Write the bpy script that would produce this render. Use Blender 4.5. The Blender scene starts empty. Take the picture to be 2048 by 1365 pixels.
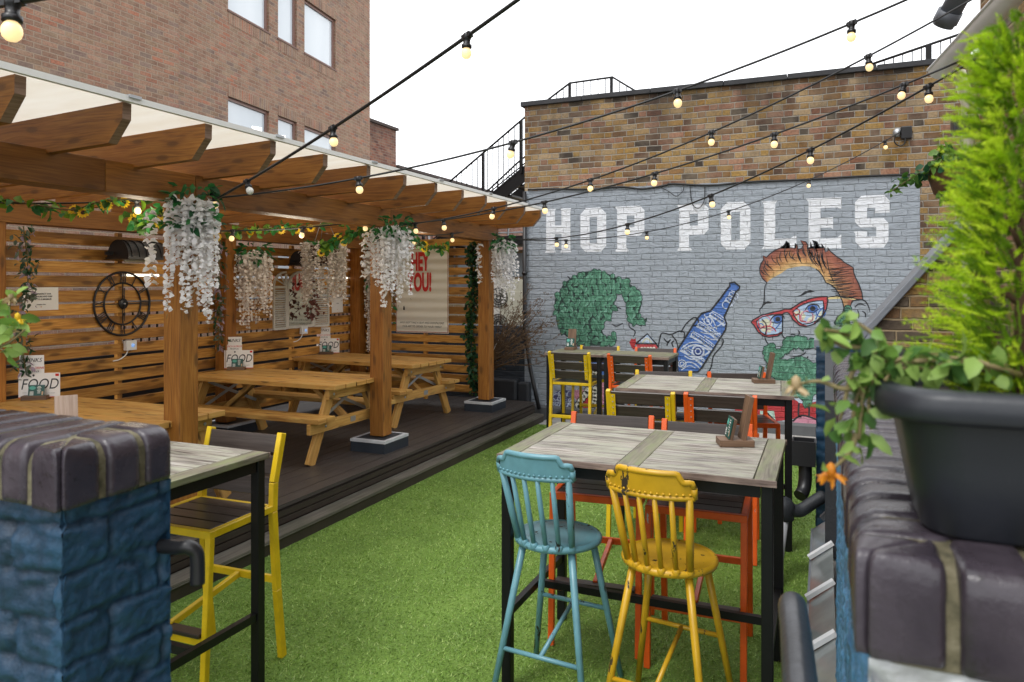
import bpy, bmesh, math, random
from mathutils import Vector, Matrix, noise
from mathutils.geometry import tessellate_polygon
R = math.radians
rnd = random.Random(7)
scene = bpy.context.scene
COL = scene.collection
# ---------------------------------------------------------------- camera
EYE = 1.85                       # metres above the turf
FPX, CX, HY = 1460.0, 1024.0, 568.0   # survey of the photograph: focal length, centre, horizon
YAW = math.atan2(1650 - 1024, FPX)
cY, sY = math.cos(YAW), math.sin(YAW)
cam_d = bpy.data.cameras.new('camera'); cam = bpy.data.objects.new('camera', cam_d); COL.objects.link(cam)
cam.location = (0, 0, EYE); cam.rotation_euler = (R(90), 0, YAW)
cam_d.sensor_width = 36; cam_d.lens = FPX / 2048 * 36
cam_d.shift_y = (HY - 682.5) / 2048
cam_d.clip_start = 0.05; cam_d.clip_end = 500
cam_d.dof.use_dof = True; cam_d.dof.focus_distance = 5.2; cam_d.dof.aperture_fstop = 6.0
scene.camera = cam
def _ray(u, v):
    a = (u - CX) / FPX; return (cY * a - sY, sY * a + cY, (HY - v) / FPX)
def on_y(u, v, y):
    r = _ray(u, v); t = y / r[1]; return Vector((r[0] * t, y, EYE + r[2] * t))
def on_x(u, v, x):
    r = _ray(u, v); t = x / r[0]; return Vector((x, r[1] * t, EYE + r[2] * t))
def on_z(u, v, z):
    r = _ray(u, v); t = (z - EYE) / r[2]; return Vector((r[0] * t, r[1] * t, z))

# ---------------------------------------------------------------- objects
def tag(o, label=None, cat=None, group=None, kind=None):
    if label: o['label'] = label
    if cat: o['category'] = cat
    if group: o['group'] = group
    if kind: o['kind'] = kind
    return o
def thing(name, label, cat, loc=(0, 0, 0), rz=0, group=None):
    o = bpy.data.objects.new(name, None); COL.objects.link(o)
    o.empty_display_size = .1; o.location = loc; o.rotation_euler = (0, 0, rz)
    return tag(o, label, cat, group)
def kids(o): return [c for c in bpy.data.objects if c.parent == o]
def dup(o, parent=None, loc=None, rz=None, label=None, mats=None):
    c = o.copy(); COL.objects.link(c); c.parent = parent
    if loc is not None: c.location = loc
    if rz is not None: c.rotation_euler = (0, 0, rz)
    if label: c['label'] = label
    for ch in kids(o): dup(ch, c, mats=mats)
    if mats and c.type == 'MESH':
        for i, s in enumerate(c.material_slots):
            if s.material and s.material.name in mats:
                nm = s.material.name; s.link = 'OBJECT'; s.material = mats[nm]
    return c

def settle(root, loc):
    """put a thing's Empty at its base while its parts keep their place"""
    root.location = loc; inv = Matrix.Translation(-Vector(loc))
    for c in kids(root): c.matrix_parent_inverse = inv
    return root

class MB:
    """collects faces, links them as one mesh object"""
    def __init__(s): s.v = []; s.f = []; s.uv = []; s.m = []; s.sm = []; s.col = None
    def add(s, vs, fs, m=0, uv=None, smooth=False):
        b = len(s.v); s.v += [tuple(p) for p in vs]
        for i, f in enumerate(fs):
            s.f.append([b + k for k in f]); s.m.append(m); s.sm.append(smooth)
            s.uv.append(uv[i] if uv else None)
    def quad(s, a, b, c, d, m=0, uv=None): s.add([a, b, c, d], [(0, 1, 2, 3)], m, [uv] if uv else None)
    def bar(s, p0, p1, w, h=None, up=(0, 0, 1), m=0, off=None):
        """rectangular section between two points: w across, h along 'up'; grain runs along"""
        h = w if h is None else h
        p0 = Vector(p0); p1 = Vector(p1); d = p1 - p0; L = d.length; d.normalize(); up = Vector(up)
        x = d.cross(up)
        if x.length < 1e-4: x = d.cross(Vector((0, 1, 0)))
        x.normalize(); z = x.cross(d); z.normalize()
        x = x * w / 2; z = z * h / 2
        c = [p0 - x - z, p0 + x - z, p0 + x + z, p0 - x + z, p1 - x - z, p1 + x - z, p1 + x + z, p1 - x + z]
        o = (rnd.random() * 40, rnd.random() * 40) if off is None else off
        fs = [(0, 1, 5, 4), (1, 2, 6, 5), (2, 3, 7, 6), (3, 0, 4, 7), (3, 2, 1, 0), (4, 5, 6, 7)]
        U = []; acc = 0
        for k in range(4):
            e = w if k % 2 == 0 else h
            U.append([(o[0], o[1] + acc), (o[0], o[1] + acc + e), (o[0] + L, o[1] + acc + e), (o[0] + L, o[1] + acc)]); acc += e
        for k in range(2):
            U.append([(o[0] + 5, o[1]), (o[0] + 5.02, o[1]), (o[0] + 5.02, o[1] + h), (o[0] + 5, o[1] + h)])
        s.add(c, fs, m, U)
    def box(s, a, b, m=0):
        a = Vector(a); b = Vector(b); dims = [b[i] - a[i] for i in range(3)]
        c = (a + b) / 2; k = max(range(3), key=lambda i: dims[i])
        if k == 0: s.bar((a.x, c.y, c.z), (b.x, c.y, c.z), dims[1], dims[2], m=m)
        elif k == 1: s.bar((c.x, a.y, c.z), (c.x, b.y, c.z), dims[0], dims[2], m=m)
        else: s.bar((c.x, c.y, a.z), (c.x, c.y, b.z), dims[0], dims[1], up=(0, 1, 0), m=m)
    def wbox(s, a, b, m=0, skip=()):
        """box with wall UVs in metres (masonry)"""
        x0, y0, z0 = a; x1, y1, z1 = b
        F = {'-y': [(x0, y0, z0), (x1, y0, z0), (x1, y0, z1), (x0, y0, z1)], '+y': [(x1, y1, z0), (x0, y1, z0), (x0, y1, z1), (x1, y1, z1)],
             '-x': [(x0, y1, z0), (x0, y0, z0), (x0, y0, z1), (x0, y1, z1)], '+x': [(x1, y0, z0), (x1, y1, z0), (x1, y1, z1), (x1, y0, z1)],
             '+z': [(x0, y0, z1), (x1, y0, z1), (x1, y1, z1), (x0, y1, z1)], '-z': [(x0, y1, z0), (x1, y1, z0), (x1, y0, z0), (x0, y0, z0)]}
        for k, q in F.items():
            if k in skip: continue
            if k[1] == 'y': uv = [(p[0], p[2]) for p in q]
            elif k[1] == 'x': uv = [(p[1], p[2]) for p in q]
            else: uv = [(p[0], p[1]) for p in q]
            s.quad(*q, m=m, uv=uv)
    def tube(s, pts, r, n=8, m=0, caps=True, closed=False):
        pts = [Vector(p) for p in pts]; N = len(pts)
        rs = r if isinstance(r, (list, tuple)) else [r] * N
        vs = []; x = None; acc = 0; us = []
        for i, p in enumerate(pts):
            if closed: d = pts[(i + 1) % N] - pts[i - 1]
            else: d = pts[min(i + 1, N - 1)] - pts[max(i - 1, 0)]
            d.normalize()
            if x is None:
                x = d.cross(Vector((0, 0, 1)))
                if x.length < 1e-3: x = d.cross(Vector((0, 1, 0)))
            x = x - d * x.dot(d); x.normalize(); y = d.cross(x)
            for k in range(n):
                t = 2 * math.pi * k / n; vs.append(p + x * math.cos(t) * rs[i] + y * math.sin(t) * rs[i])
            if i: acc += (p - pts[i - 1]).length
            us.append(acc)
        fs = []; U = []
        for i in range(N if closed else N - 1):
            j = (i + 1) % N
            for k in range(n):
                l = (k + 1) % n; fs.append((i * n + k, i * n + l, j * n + l, j * n + k))
                a, b = us[i], us[j]; U.append([(a, k / n * .1), (a, (k + 1) / n * .1), (b, (k + 1) / n * .1), (b, k / n * .1)])
        s.add(vs, fs, m, U, smooth=True)
        if caps and not closed:
            b = len(s.v) - N * n
            for ring in (0, N - 1):
                f = [b + ring * n + k for k in range(n)]
                if ring == 0: f.reverse()
                s.f.append(f); s.m.append(m); s.sm.append(False); s.uv.append(None)
    def lathe(s, prof, c=(0, 0, 0), n=20, m=0, M=None, smooth=True):
        c = Vector(c); vs = []
        for r, z in prof:
            for k in range(n):
                t = 2 * math.pi * k / n; p = Vector((r * math.cos(t), r * math.sin(t), z))
                if M: p = M @ p
                vs.append(c + p)
        fs = [(i * n + k, i * n + (k + 1) % n, (i + 1) * n + (k + 1) % n, (i + 1) * n + k) for i in range(len(prof) - 1) for k in range(n)]
        s.add(vs, fs, m, smooth=smooth)
    def poly(s, pts, m=0, holes=(), uvf=None):
        loops = [[Vector(p) for p in pts]] + [[Vector(p) for p in h] for h in holes]
        tri = tessellate_polygon(loops); vs = [p for l in loops for p in l]
        s.add(vs, [tuple(t) for t in tri], m, [[uvf(vs[i]) for i in t] for t in tri] if uvf else None)
    def build(s, name, mats, parent=None, bevel=0, segs=2):
        me = bpy.data.meshes.new(name); me.from_pydata(s.v, [], s.f)
        for m in (mats if isinstance(mats, (list, tuple)) else [mats]): me.materials.append(m)
        me.polygons.foreach_set('material_index', s.m); me.polygons.foreach_set('use_smooth', s.sm)
        ul = me.uv_layers.new(name='UVMap'); flat = [0.0] * (2 * len(me.loops)); ox, oy = rnd.random() * 9, rnd.random() * 9
        for p, uv in zip(me.polygons, s.uv):
            if uv is None:
                n = p.normal; ax = max(range(3), key=lambda i: abs(n[i])); a, b = [(1, 2), (0, 2), (0, 1)][ax]
            for k, li in enumerate(p.loop_indices):
                if uv is None:
                    co = s.v[me.loops[li].vertex_index]; flat[2 * li] = co[a] + ox; flat[2 * li + 1] = co[b] + oy
                else: flat[2 * li], flat[2 * li + 1] = uv[k]
        ul.data.foreach_set('uv', flat)
        if s.col:
            ca = me.color_attributes.new('tint', 'FLOAT_COLOR', 'POINT')
            for i, c in enumerate(s.col): ca.data[i].color = (*c, 1)
        me.update()
        o = bpy.data.objects.new(name, me); COL.objects.link(o)
        if parent: o.parent = parent
        if bevel:
            b = o.modifiers.new('edge', 'BEVEL'); b.width = bevel; b.segments = segs; b.limit_method = 'ANGLE'; b.angle_limit = R(50); b.harden_normals = False
        return o
def part(name, fn, mats, parent, **k):
    m = MB(); fn(m); return m.build(name, mats, parent, **k)
def spline(pts, n=6, closed=False):
    P = [Vector(p) for p in pts]; N = len(P); out = []
    for i in range(N if closed else N - 1):
        if closed: a, b, c, d = P[i - 1], P[i], P[(i + 1) % N], P[(i + 2) % N]
        else: a, b, c, d = P[max(i - 1, 0)], P[i], P[i + 1], P[min(i + 2, N - 1)]
        for k in range(n):
            t = k / n; out.append(.5 * ((2 * b) + (c - a) * t + (2 * a - 5 * b + 4 * c - d) * t * t + (3 * b - a - 3 * c + d) * t ** 3))
    if not closed: out.append(P[-1])
    return out
def text_mesh(txt, size, name, mat, parent, loc, rot, shear=0.0, align='CENTER', sx=1.0, bold=0.0, depth=0.0):
    cu = bpy.data.curves.new(name, 'FONT'); cu.body = txt; cu.size = size; cu.align_x = align; cu.align_y = 'CENTER'; cu.shear = shear
    cu.offset = bold; cu.extrude = depth; cu.resolution_u = 4; cu.space_line = .95
    tmp = bpy.data.objects.new(name, cu); COL.objects.link(tmp)
    dg = bpy.context.evaluated_depsgraph_get(); me = bpy.data.meshes.new_from_object(tmp.evaluated_get(dg))
    bpy.data.objects.remove(tmp); bpy.data.curves.remove(cu)
    me.materials.clear(); me.materials.append(mat)
    me.transform(Matrix.Diagonal((sx, 1, 1, 1)))
    o = bpy.data.objects.new(name, me); COL.objects.link(o); o.parent = parent; o.location = loc; o.rotation_euler = rot
    return o

# ---------------------------------------------------------------- materials
class NT:
    def __init__(s, name):
        s.mat = bpy.data.materials.new(name); s.mat.use_nodes = True; s.t = s.mat.node_tree; s.n = s.t.nodes; s.l = s.t.links
        s.b = s.n['Principled BSDF']; s.out = s.n['Material Output']
    def node(s, typ, **kw):
        n = s.n.new(typ)
        for k, v in kw.items():
            if k in n.inputs: 
                if hasattr(v, 'is_linked'): s.l.new(v, n.inputs[k])
                else: n.inputs[k].default_value = v
            else: setattr(n, k, v)
        return n
    def link(s, a, b): s.l.new(a, b)
    def uv(s): return s.node('ShaderNodeUVMap', uv_map='UVMap').outputs[0]
    def obj(s): return s.node('ShaderNodeTexCoord').outputs['Object']
    def mapping(s, vec, scale=(1, 1, 1), loc=(0, 0, 0)):
        n = s.node('ShaderNodeMapping'); s.l.new(vec, n.inputs['Vector']); n.inputs['Scale'].default_value = scale; n.inputs['Location'].default_value = loc
        return n.outputs[0]
    def noise(s, vec, scale, detail=4, rough=.55, dist=0):
        n = s.node('ShaderNodeTexNoise'); n.inputs['Scale'].default_value = scale; n.inputs['Detail'].default_value = detail
        n.inputs['Roughness'].default_value = rough; n.inputs['Distortion'].default_value = dist
        if vec is not None: s.l.new(vec, n.inputs['Vector'])
        return n
    def ramp(s, fac, stops, interp='LINEAR'):
        n = s.node('ShaderNodeValToRGB'); cr = n.color_ramp; cr.interpolation = interp
        while len(cr.elements) < len(stops): cr.elements.new(.5)
        for e, (p, c) in zip(cr.elements, stops):
            e.position = p; e.color = (*c, 1) if len(c) == 3 else c
        s.l.new(fac, n.inputs['Fac']); return n.outputs['Color']
    def math(s, op, a, b=None, clamp=False):
        n = s.node('ShaderNodeMath'); n.operation = op; n.use_clamp = clamp
        for i, x in enumerate((a, b)):
            if x is None: continue
            if hasattr(x, 'is_linked'): s.l.new(x, n.inputs[i])
            else: n.inputs[i].default_value = x
        return n.outputs[0]
    def mix(s, fac, a, b, blend='MIX'):
        n = s.node('ShaderNodeMix'); n.data_type = 'RGBA'; n.blend_type = blend
        for sock, x in ((n.inputs[0], fac), (n.inputs[6], a), (n.inputs[7], b)):
            if hasattr(x, 'is_linked'): s.l.new(x, sock)
            elif isinstance(x, (int, float)): sock.default_value = x
            else: sock.default_value = (*x, 1)
        return n.outputs[2]
    def bump(s, h, strength=.5, dist=.01, normal=None):
        n = s.node('ShaderNodeBump'); n.inputs['Strength'].default_value = strength; n.inputs['Distance'].default_value = dist
        s.l.new(h, n.inputs['Height'])
        if normal is not None: s.l.new(normal, n.inputs['Normal'])
        s.l.new(n.outputs[0], s.b.inputs['Normal']); return n.outputs[0]
    def set(s, **k):
        for a, v in k.items():
            i = s.b.inputs[a.replace('_', ' ')]
            if hasattr(v, 'is_linked'): s.l.new(v, i)
            else: i.default_value = (*v, 1) if isinstance(v, tuple) and len(v) == 3 else v
        return s.mat
def plain(name, col, rough=.6, metal=0, var=.15, bump=.0, spec=.5):
    t = NT(name); o = t.obj(); n = t.noise(o, 7, 5)
    c = t.mix(n.outputs[0], tuple(x * (1 - var) for x in col), tuple(min(1, x * (1 + var)) for x in col))
    t.set(Base_Color=c, Roughness=rough, Metallic=metal); t.b.inputs['Specular IOR Level'].default_value = spec
    if bump: t.bump(t.noise(o, 60, 3).outputs[0], bump, .004)
    return t.mat
def wood(name, c0, c1, c2, rough=.55, grain=1.0, knots=.5, blotch=.35, wear=None, bump=.25, lo=.34, hi=.68):
    """sawn timber; grain runs along U"""
    t = NT(name); uv = t.uv()
    warp = t.noise(t.mapping(uv, (1.1, 3.5, 1)), 2.2, 2)
    wv = t.node('ShaderNodeVectorMath', operation='MULTIPLY_ADD'); t.link(warp.outputs['Color'], wv.inputs[0]); wv.inputs[1].default_value = (.0, .05, 0); t.link(uv, wv.inputs[2])
    g = t.noise(t.mapping(wv.outputs[0], (1.6 * grain, 46 * grain, 1)), 1.6, 6, .62)
    sw = t.noise(t.mapping(uv, (.9, 5.5, 1)), 1.5, 2); spv = t.node('ShaderNodeSeparateXYZ'); t.link(uv, spv.inputs[0])
    flame = t.math('MULTIPLY', t.math('SINE', t.math('ADD', t.math('MULTIPLY', spv.outputs[1], 95 * grain), t.math('MULTIPLY', sw.outputs[0], 46))), .5)
    fine = t.noise(t.mapping(wv.outputs[0], (7, 260, 1)), 1.0, 3)
    gg = t.math('ADD', t.math('ADD', t.math('MULTIPLY', g.outputs[0], .7), t.math('MULTIPLY', fine.outputs[0], .3)), t.math('MULTIPLY', flame, .07))
    c = t.ramp(gg, [(lo, c0), (.5, c1), (hi, c2)])
    tone = t.noise(t.mapping(uv, (.12, .12, 1)), 3.1, 1); tv = t.ramp(tone.outputs[0], [(.32, (.72, .66, .60)), (.5, (1, 1, 1)), (.68, (1.18, 1.14, 1.1))]); c = t.mix(1.0, c, tv, 'MULTIPLY')
    big = t.noise(t.mapping(uv, (.9, 4.5, 1)), 1.3, 3)
    c = t.mix(t.math('MULTIPLY', t.ramp(big.outputs[0], [(.35, (0, 0, 0)), (.7, (1, 1, 1))] if blotch < .7 else [(.50, (0, 0, 0)), (.60, (1, 1, 1))]), blotch), c, tuple(x * .45 for x in c0))
    if knots:
        v = t.node('ShaderNodeTexVoronoi', feature='F1', voronoi_dimensions='2D'); v.inputs['Scale'].default_value = 1.0
        t.link(t.mapping(wv.outputs[0], (2.3, 7.2, 1)), v.inputs['Vector'])
        k = t.ramp(v.outputs['Distance'], [(.06, (1, 1, 1)), (.10, (.75, .75, .75)), (.13, (.25, .25, .25)), (.22, (0, 0, 0))])
        c = t.mix(t.math('MULTIPLY', k, knots), c, tuple(x * .28 for x in c0))
    if wear:
        w = t.noise(t.mapping(uv, (2.0, 7, 1)), 2.2, 5); c = t.mix(t.ramp(w.outputs[0], [(.42, (0, 0, 0)), (.66, (1, 1, 1))]), c, wear)
    t.set(Base_Color=c, Roughness=rough); t.bump(gg, bump, .004); return t.mat
def painted_metal(name, col, chip=(.05, .045, .04), amount=.62, rough=.38):
    t = NT(name); o = t.obj(); oi = t.node('ShaderNodeObjectInfo')
    sh = t.node('ShaderNodeVectorMath', operation='ADD'); t.link(o, sh.inputs[0]); t.link(oi.outputs['Location'], sh.inputs[1])
    n = t.noise(t.mapping(sh.outputs[0], (1, 1, .3)), 26, 4, .6); big = t.noise(sh.outputs[0], 5, 2)
    f = t.math('ADD', t.math('MULTIPLY', n.outputs[0], .7), t.math('MULTIPLY', big.outputs[0], .3))
    m = t.ramp(f, [(amount, (0, 0, 0)), (amount + .012, (1, 1, 1))])
    dirt = t.noise(sh.outputs[0], 11, 5)
    c = t.mix(t.ramp(dirt.outputs[0], [(.4, (0, 0, 0)), (.75, (.5, .5, .5))]), col, tuple(x * .55 for x in col))
    t.set(Base_Color=t.mix(m, c, chip), Roughness=t.math('ADD', t.math('MULTIPLY', m, .3), rough)); t.bump(t.math('MULTIPLY', m, -1), .35, .003); return t.mat
def brick_field(t, row=.075, width=.225, mortar=.010, wob=.006, squash=.5, vj=1.3):
    """returns (random value per brick, mortar mask, height) laid in UV metres"""
    uv = t.uv(); n = t.noise(uv, 9, 3); n2 = t.noise(uv, 1.7, 2)
    a = t.node('ShaderNodeVectorMath', operation='MULTIPLY_ADD'); t.link(n.outputs['Color'], a.inputs[0]); a.inputs[1].default_value = (wob, wob, 0); t.link(uv, a.inputs[2])
    b = t.node('ShaderNodeVectorMath', operation='MULTIPLY_ADD'); t.link(n2.outputs['Color'], b.inputs[0]); b.inputs[1].default_value = (wob, wob * 2, 0); t.link(a.outputs[0], b.inputs[2])
    if squash != 1.0:
        # Flemish bond: stretcher and header by turns, every brick with its own tone
        P_ = width * 1.5; sp = t.node('ShaderNodeSeparateXYZ'); t.link(b.outputs[0], sp.inputs[0]); M_ = t.math
        vr = M_('DIVIDE', sp.outputs[1], row); r = M_('FLOOR', vr); fv = M_('FRACT', vr)
        jit = t.node('ShaderNodeTexWhiteNoise', noise_dimensions='1D'); t.link(r, jit.inputs['W'])
        uo = M_('ADD', M_('DIVIDE', sp.outputs[0], P_), M_('ADD', M_('MULTIPLY', r, .5), M_('MULTIPLY', jit.outputs[0], .16))); c = M_('FLOOR', uo); fu = M_('FRACT', uo)
        du = M_('MULTIPLY', M_('MINIMUM', M_('MINIMUM', fu, M_('SUBTRACT', 1, fu)), M_('ABSOLUTE', M_('SUBTRACT', fu, .66))), P_ * vj)
        e = M_('MINIMUM', du, M_('MULTIPLY', M_('MINIMUM', fv, M_('SUBTRACT', 1, fv)), row))
        mr = t.node('ShaderNodeMapRange', interpolation_type='SMOOTHSTEP'); t.link(e, mr.inputs[0]); mr.inputs[1].default_value = mortar * .28; mr.inputs[2].default_value = mortar * .28 + .006; mr.inputs[3].default_value = 1; mr.inputs[4].default_value = 0
        cb = t.node('ShaderNodeCombineXYZ'); t.link(c, cb.inputs[0]); t.link(r, cb.inputs[1]); t.link(M_('GREATER_THAN', fu, .66), cb.inputs[2])
        wn = t.node('ShaderNodeTexWhiteNoise', noise_dimensions='3D'); t.link(cb.outputs[0], wn.inputs['Vector'])
        return uv, wn.outputs['Value'], mr.outputs[0], b.outputs[0]
    k = t.node('ShaderNodeTexBrick'); t.link(b.outputs[0], k.inputs['Vector'])
    k.squash = squash; k.squash_frequency = 2
    for nm, v in (('Scale', 1), ('Mortar Size', mortar), ('Mortar Smooth', .25), ('Bias', 0), ('Brick Width', width), ('Row Height', row)): k.inputs[nm].default_value = v
    k.inputs['Color1'].default_value = (0, 0, 0, 1); k.inputs['Color2'].default_value = (1, 1, 1, 1); k.inputs['Mortar'].default_value = (.5, .5, .5, 1)
    return uv, k.outputs['Color'], k.outputs['Fac'], b.outputs[0]
def brick(name, stops, mortar, row=.075, width=.225, ms=.010, soot=0.0, bump=.7, wob=.006, soot_z=None, squash=1.0):
    t = NT(name); uv, val, fac, _ = brick_field(t, row, width, ms, wob, squash)
    c = t.ramp(val, stops, 'CONSTANT' if len(stops) > 3 else 'LINEAR')
    pv = t.math('FRACT', t.math('MULTIPLY', val, 37.7)); c = t.mix(1.0, c, t.ramp(pv, [(0, (.82, .82, .82)), (1, (1.15, 1.13, 1.1))]), 'MULTIPLY')
    sp = t.noise(uv, 38, 5, .75); c = t.mix(t.ramp(sp.outputs[0], [(.42, (0, 0, 0)), (.62, (.8, .8, .8))]), c, t.mix(.6, c, (.03, .022, .015)))
    lo = t.noise(uv, 4.5, 3); c = t.mix(t.ramp(lo.outputs[0], [(.4, (0, 0, 0)), (.7, (.3, .3, .3))]), c, (.45, .36, .25))
    mm = t.mix(lo.outputs[0], tuple(x * .8 for x in mortar), mortar)
    c = t.mix(fac, c, mm)
    if soot:
        s2 = t.noise(uv, 1.3, 4); c = t.mix(t.math('MULTIPLY', t.ramp(s2.outputs[0], [(.45, (0, 0, 0)), (.75, (1, 1, 1))]), soot), c, (.02, .017, .015))
    if soot_z:
        sep = t.node('ShaderNodeSeparateXYZ'); t.link(uv, sep.inputs[0])
        mr = t.node('ShaderNodeMapRange'); t.link(sep.outputs[1], mr.inputs[0]); mr.inputs[1].default_value = soot_z[0]; mr.inputs[2].default_value = soot_z[1]
        k = t.math('MULTIPLY', mr.outputs[0], t.ramp(t.noise(t.mapping(uv, (1, .35, 1)), 2.2, 5).outputs[0], [(.38, (0, 0, 0)), (.62, (1, 1, 1))]))
        c = t.mix(t.math('MULTIPLY', k, .85), c, (.018, .016, .015))
    t.set(Base_Color=c, Roughness=.9)
    h = t.math('ADD', t.math('MULTIPLY', fac, -1.0), t.math('MULTIPLY', sp.outputs[0], .45)); t.bump(h, bump, .012); return t.mat
WROW, WWID = .0785, .232
def painted_brick(name, col, var=.12, attr=False, rough=.62):
    """paint on the old brick of the mural wall: the brick relief shows through"""
    t = NT(name); uv, val, fac, wuv = brick_field(t, WROW, WWID, .009, .020, .5, 2.2)
    if attr:
        a = t.node('ShaderNodeAttribute', attribute_name='tint'); base = a.outputs['Color']
    else: base = col
    n = t.noise(t.mapping(wuv, (1, 2.4, 1)), 9, 5, .65); n3 = t.noise(uv, 70, 3)
    dark = t.mix(.5, base, (.02, .025, .03))
    c = t.mix(t.math('MULTIPLY', t.ramp(n.outputs[0], [(.45, (0, 0, 0)), (.8, (1, 1, 1))]), var * 2), base, dark)
    c = t.mix(t.math('MULTIPLY', val, var), c, dark)
    pit = t.ramp(t.noise(t.mapping(uv, (1, 1.7, 1)), 30, 3, .6).outputs[0], [(.685, (0, 0, 0)), (.70, (1, 1, 1))])
    c = t.mix(t.math('MULTIPLY', pit, .75), c, (.03, .033, .04))
    edge = t.math('MULTIPLY', fac, t.ramp(t.noise(t.mapping(uv, (1, 3, 1)), 5, 4).outputs[0], [(.5, (0, 0, 0)), (.6, (1, 1, 1))]))
    c = t.mix(t.math('MULTIPLY', edge, .35), c, (.05, .055, .065))
    t.set(Base_Color=c, Roughness=rough)
    h = t.math('ADD', t.math('MULTIPLY', fac, -.8), t.math('ADD', t.math('MULTIPLY', n.outputs[0], 1.5), t.math('MULTIPLY', n3.outputs[0], .25)))
    h = t.math('ADD', h, t.math('MULTIPLY', pit, -.8)); h = t.math('ADD', h, t.math('MULTIPLY', val, .35))
    t.bump(h, .9, .016); return t.mat
def leafy(name, col, trans=.35, rough=.5, var=.4):
    t = NT(name); n = t.noise(t.obj(), 23, 2)
    c = t.mix(n.outputs[0], tuple(x * (1 - var) for x in col), tuple(x * (1 + var) for x in col))
    t.set(Base_Color=c, Roughness=rough)
    tr = t.node('ShaderNodeBsdfTranslucent'); t.link(c, tr.inputs[0]); mx = t.node('ShaderNodeMixShader'); mx.inputs[0].default_value = trans
    t.link(t.b.outputs[0], mx.inputs[1]); t.link(tr.outputs[0], mx.inputs[2]); t.link(mx.outputs[0], t.out.inputs[0]); return t.mat
def glow(name, col, strength):
    t = NT(name); t.set(Base_Color=col, Roughness=.3); t.b.inputs['Emission Color'].default_value = (*col, 1); t.b.inputs['Emission Strength'].default_value = strength; return t.mat
# ---------------------------------------------------------------- materials used
m_pine = wood('pergola_pine', (.19, .064, .008), (.35, .135, .017), (.48, .22, .042), knots=.6, blotch=.35)
m_beam = wood('beam_pine', (.17, .060, .009), (.29, .115, .018), (.40, .18, .036), knots=.55, blotch=.4)
m_end = wood('sawn_end', (.15, .085, .05), (.27, .165, .11), (.36, .24, .17), knots=0, blotch=.4)
m_slat = wood('fence_slat_wood', (.34, .135, .022), (.55, .265, .05), (.70, .41, .11), knots=.7, blotch=.72)
m_table = wood('picnic_wood', (.32, .14, .03), (.52, .275, .065), (.66, .39, .12), knots=.9, blotch=.2, wear=(.54, .32, .09))
m_top = wood('weathered_top', (.10, .082, .068), (.33, .30, .265), (.54, .51, .475), knots=.15, blotch=.6, wear=(.36, .36, .28), bump=.5, rough=.6, lo=.41, hi=.62)
m_top2 = wood('weathered_crossboard', (.10, .085, .06), (.23, .205, .155), (.36, .33, .26), knots=.2, blotch=.5, wear=(.20, .22, .11), bump=.35)
m_comp = wood('composite_slat', (.028, .020, .017), (.048, .036, .031), (.07, .055, .048), knots=0, blotch=.2, rough=.34, bump=.2)
m_holder = wood('menu_block_wood', (.10, .055, .03), (.17, .10, .06), (.24, .15, .09), knots=.1, blotch=.3)
m_raw = wood('raw_block_wood', (.35, .24, .18), (.5, .36, .28), (.6, .47, .38), knots=.1)
m_black = painted_metal('black_steel', (.007, .007, .008), (.04, .03, .027), .70, .42); m_black.node_tree.nodes['Principled BSDF'].inputs['Specular IOR Level'].default_value = .3
m_yellow = painted_metal('yellow_paint', (.78, .52, .01), (.55, .54, .50), .715, .36)
m_orange = painted_metal('orange_paint', (.80, .115, .012), (.42, .43, .40), .665, .36)
m_blue = painted_metal('pale_blue_paint', (.15, .34, .40), (.035, .025, .02), .615, .33)
m_mustard = painted_metal('mustard_paint', (.64, .37, .018), (.04, .028, .018), .62, .33)
m_steel = plain('galvanised_steel', (.42, .44, .46), .4, .7)
m_bolt = plain('bolt_heads', (.55, .55, .55), .35, .8)
m_cable = plain('black_cable', (.012, .012, .013), .5)
m_plastic = plain('black_plastic', (.014, .014, .016), .38, bump=.1)
m_bulb = glow('lit_bulb_glass', (1.0, .72, .36), .95)
m_bulb_off = plain('unlit_bulb_glass', (.75, .74, .68), .25)
m_white = plain('white_paint', (.78, .78, .76), .5, var=.06)
m_paper = plain('paper', (.88, .87, .85), .6, var=.03)
m_ink = plain('ink', (.03, .03, .035), .7, var=0)
m_red_ink = plain('red_ink', (.62, .03, .025), .7, var=0)
m_lead = plain('lead_sheet', (.20, .215, .24), .45, .35, var=.3, bump=.2)
m_felt = plain('bitumen_felt', (.022, .025, .03), .55, var=.5, bump=.5)
m_render_dark = plain('dark_plinth_paint', (.10, .105, .11), .75, var=.35, bump=.4)
m_navy = painted_brick('navy_painted_brick', (.03, .042, .06), .2)
# ---------------------------------------------------------------- light
w = bpy.data.worlds.new('World'); scene.world = w; w.use_nodes = True
nt = w.node_tree; bg = nt.nodes['Background']
sky = nt.nodes.new('ShaderNodeTexSky'); sky.sky_type = 'NISHITA'; sky.sun_disc = False
SUN_EL, SUN_AZ = R(58), R(200)
sky.sun_elevation = SUN_EL; sky.sun_rotation = SUN_AZ; sky.air_density = 1.0; sky.dust_density = 4.0
hs = nt.nodes.new('ShaderNodeHueSaturation'); hs.inputs['Saturation'].default_value = .12
cl = nt.nodes.new('ShaderNodeMix'); cl.data_type = 'RGBA'; cl.inputs[0].default_value = .82
nt.links.new(sky.outputs[0], hs.inputs['Color']); nt.links.new(hs.outputs[0], cl.inputs[6]); cl.inputs[7].default_value = (15.4, 15.7, 16.1, 1)   # overcast cloud layer
nt.links.new(cl.outputs[2], bg.inputs[0]); bg.inputs[1].default_value = .15
sd = bpy.data.lights.new('sun', 'SUN'); so = bpy.data.objects.new('sun', sd); COL.objects.link(so)
sd.energy = 1.5; sd.angle = R(14); sd.color = (1, .97, .93)
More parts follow.
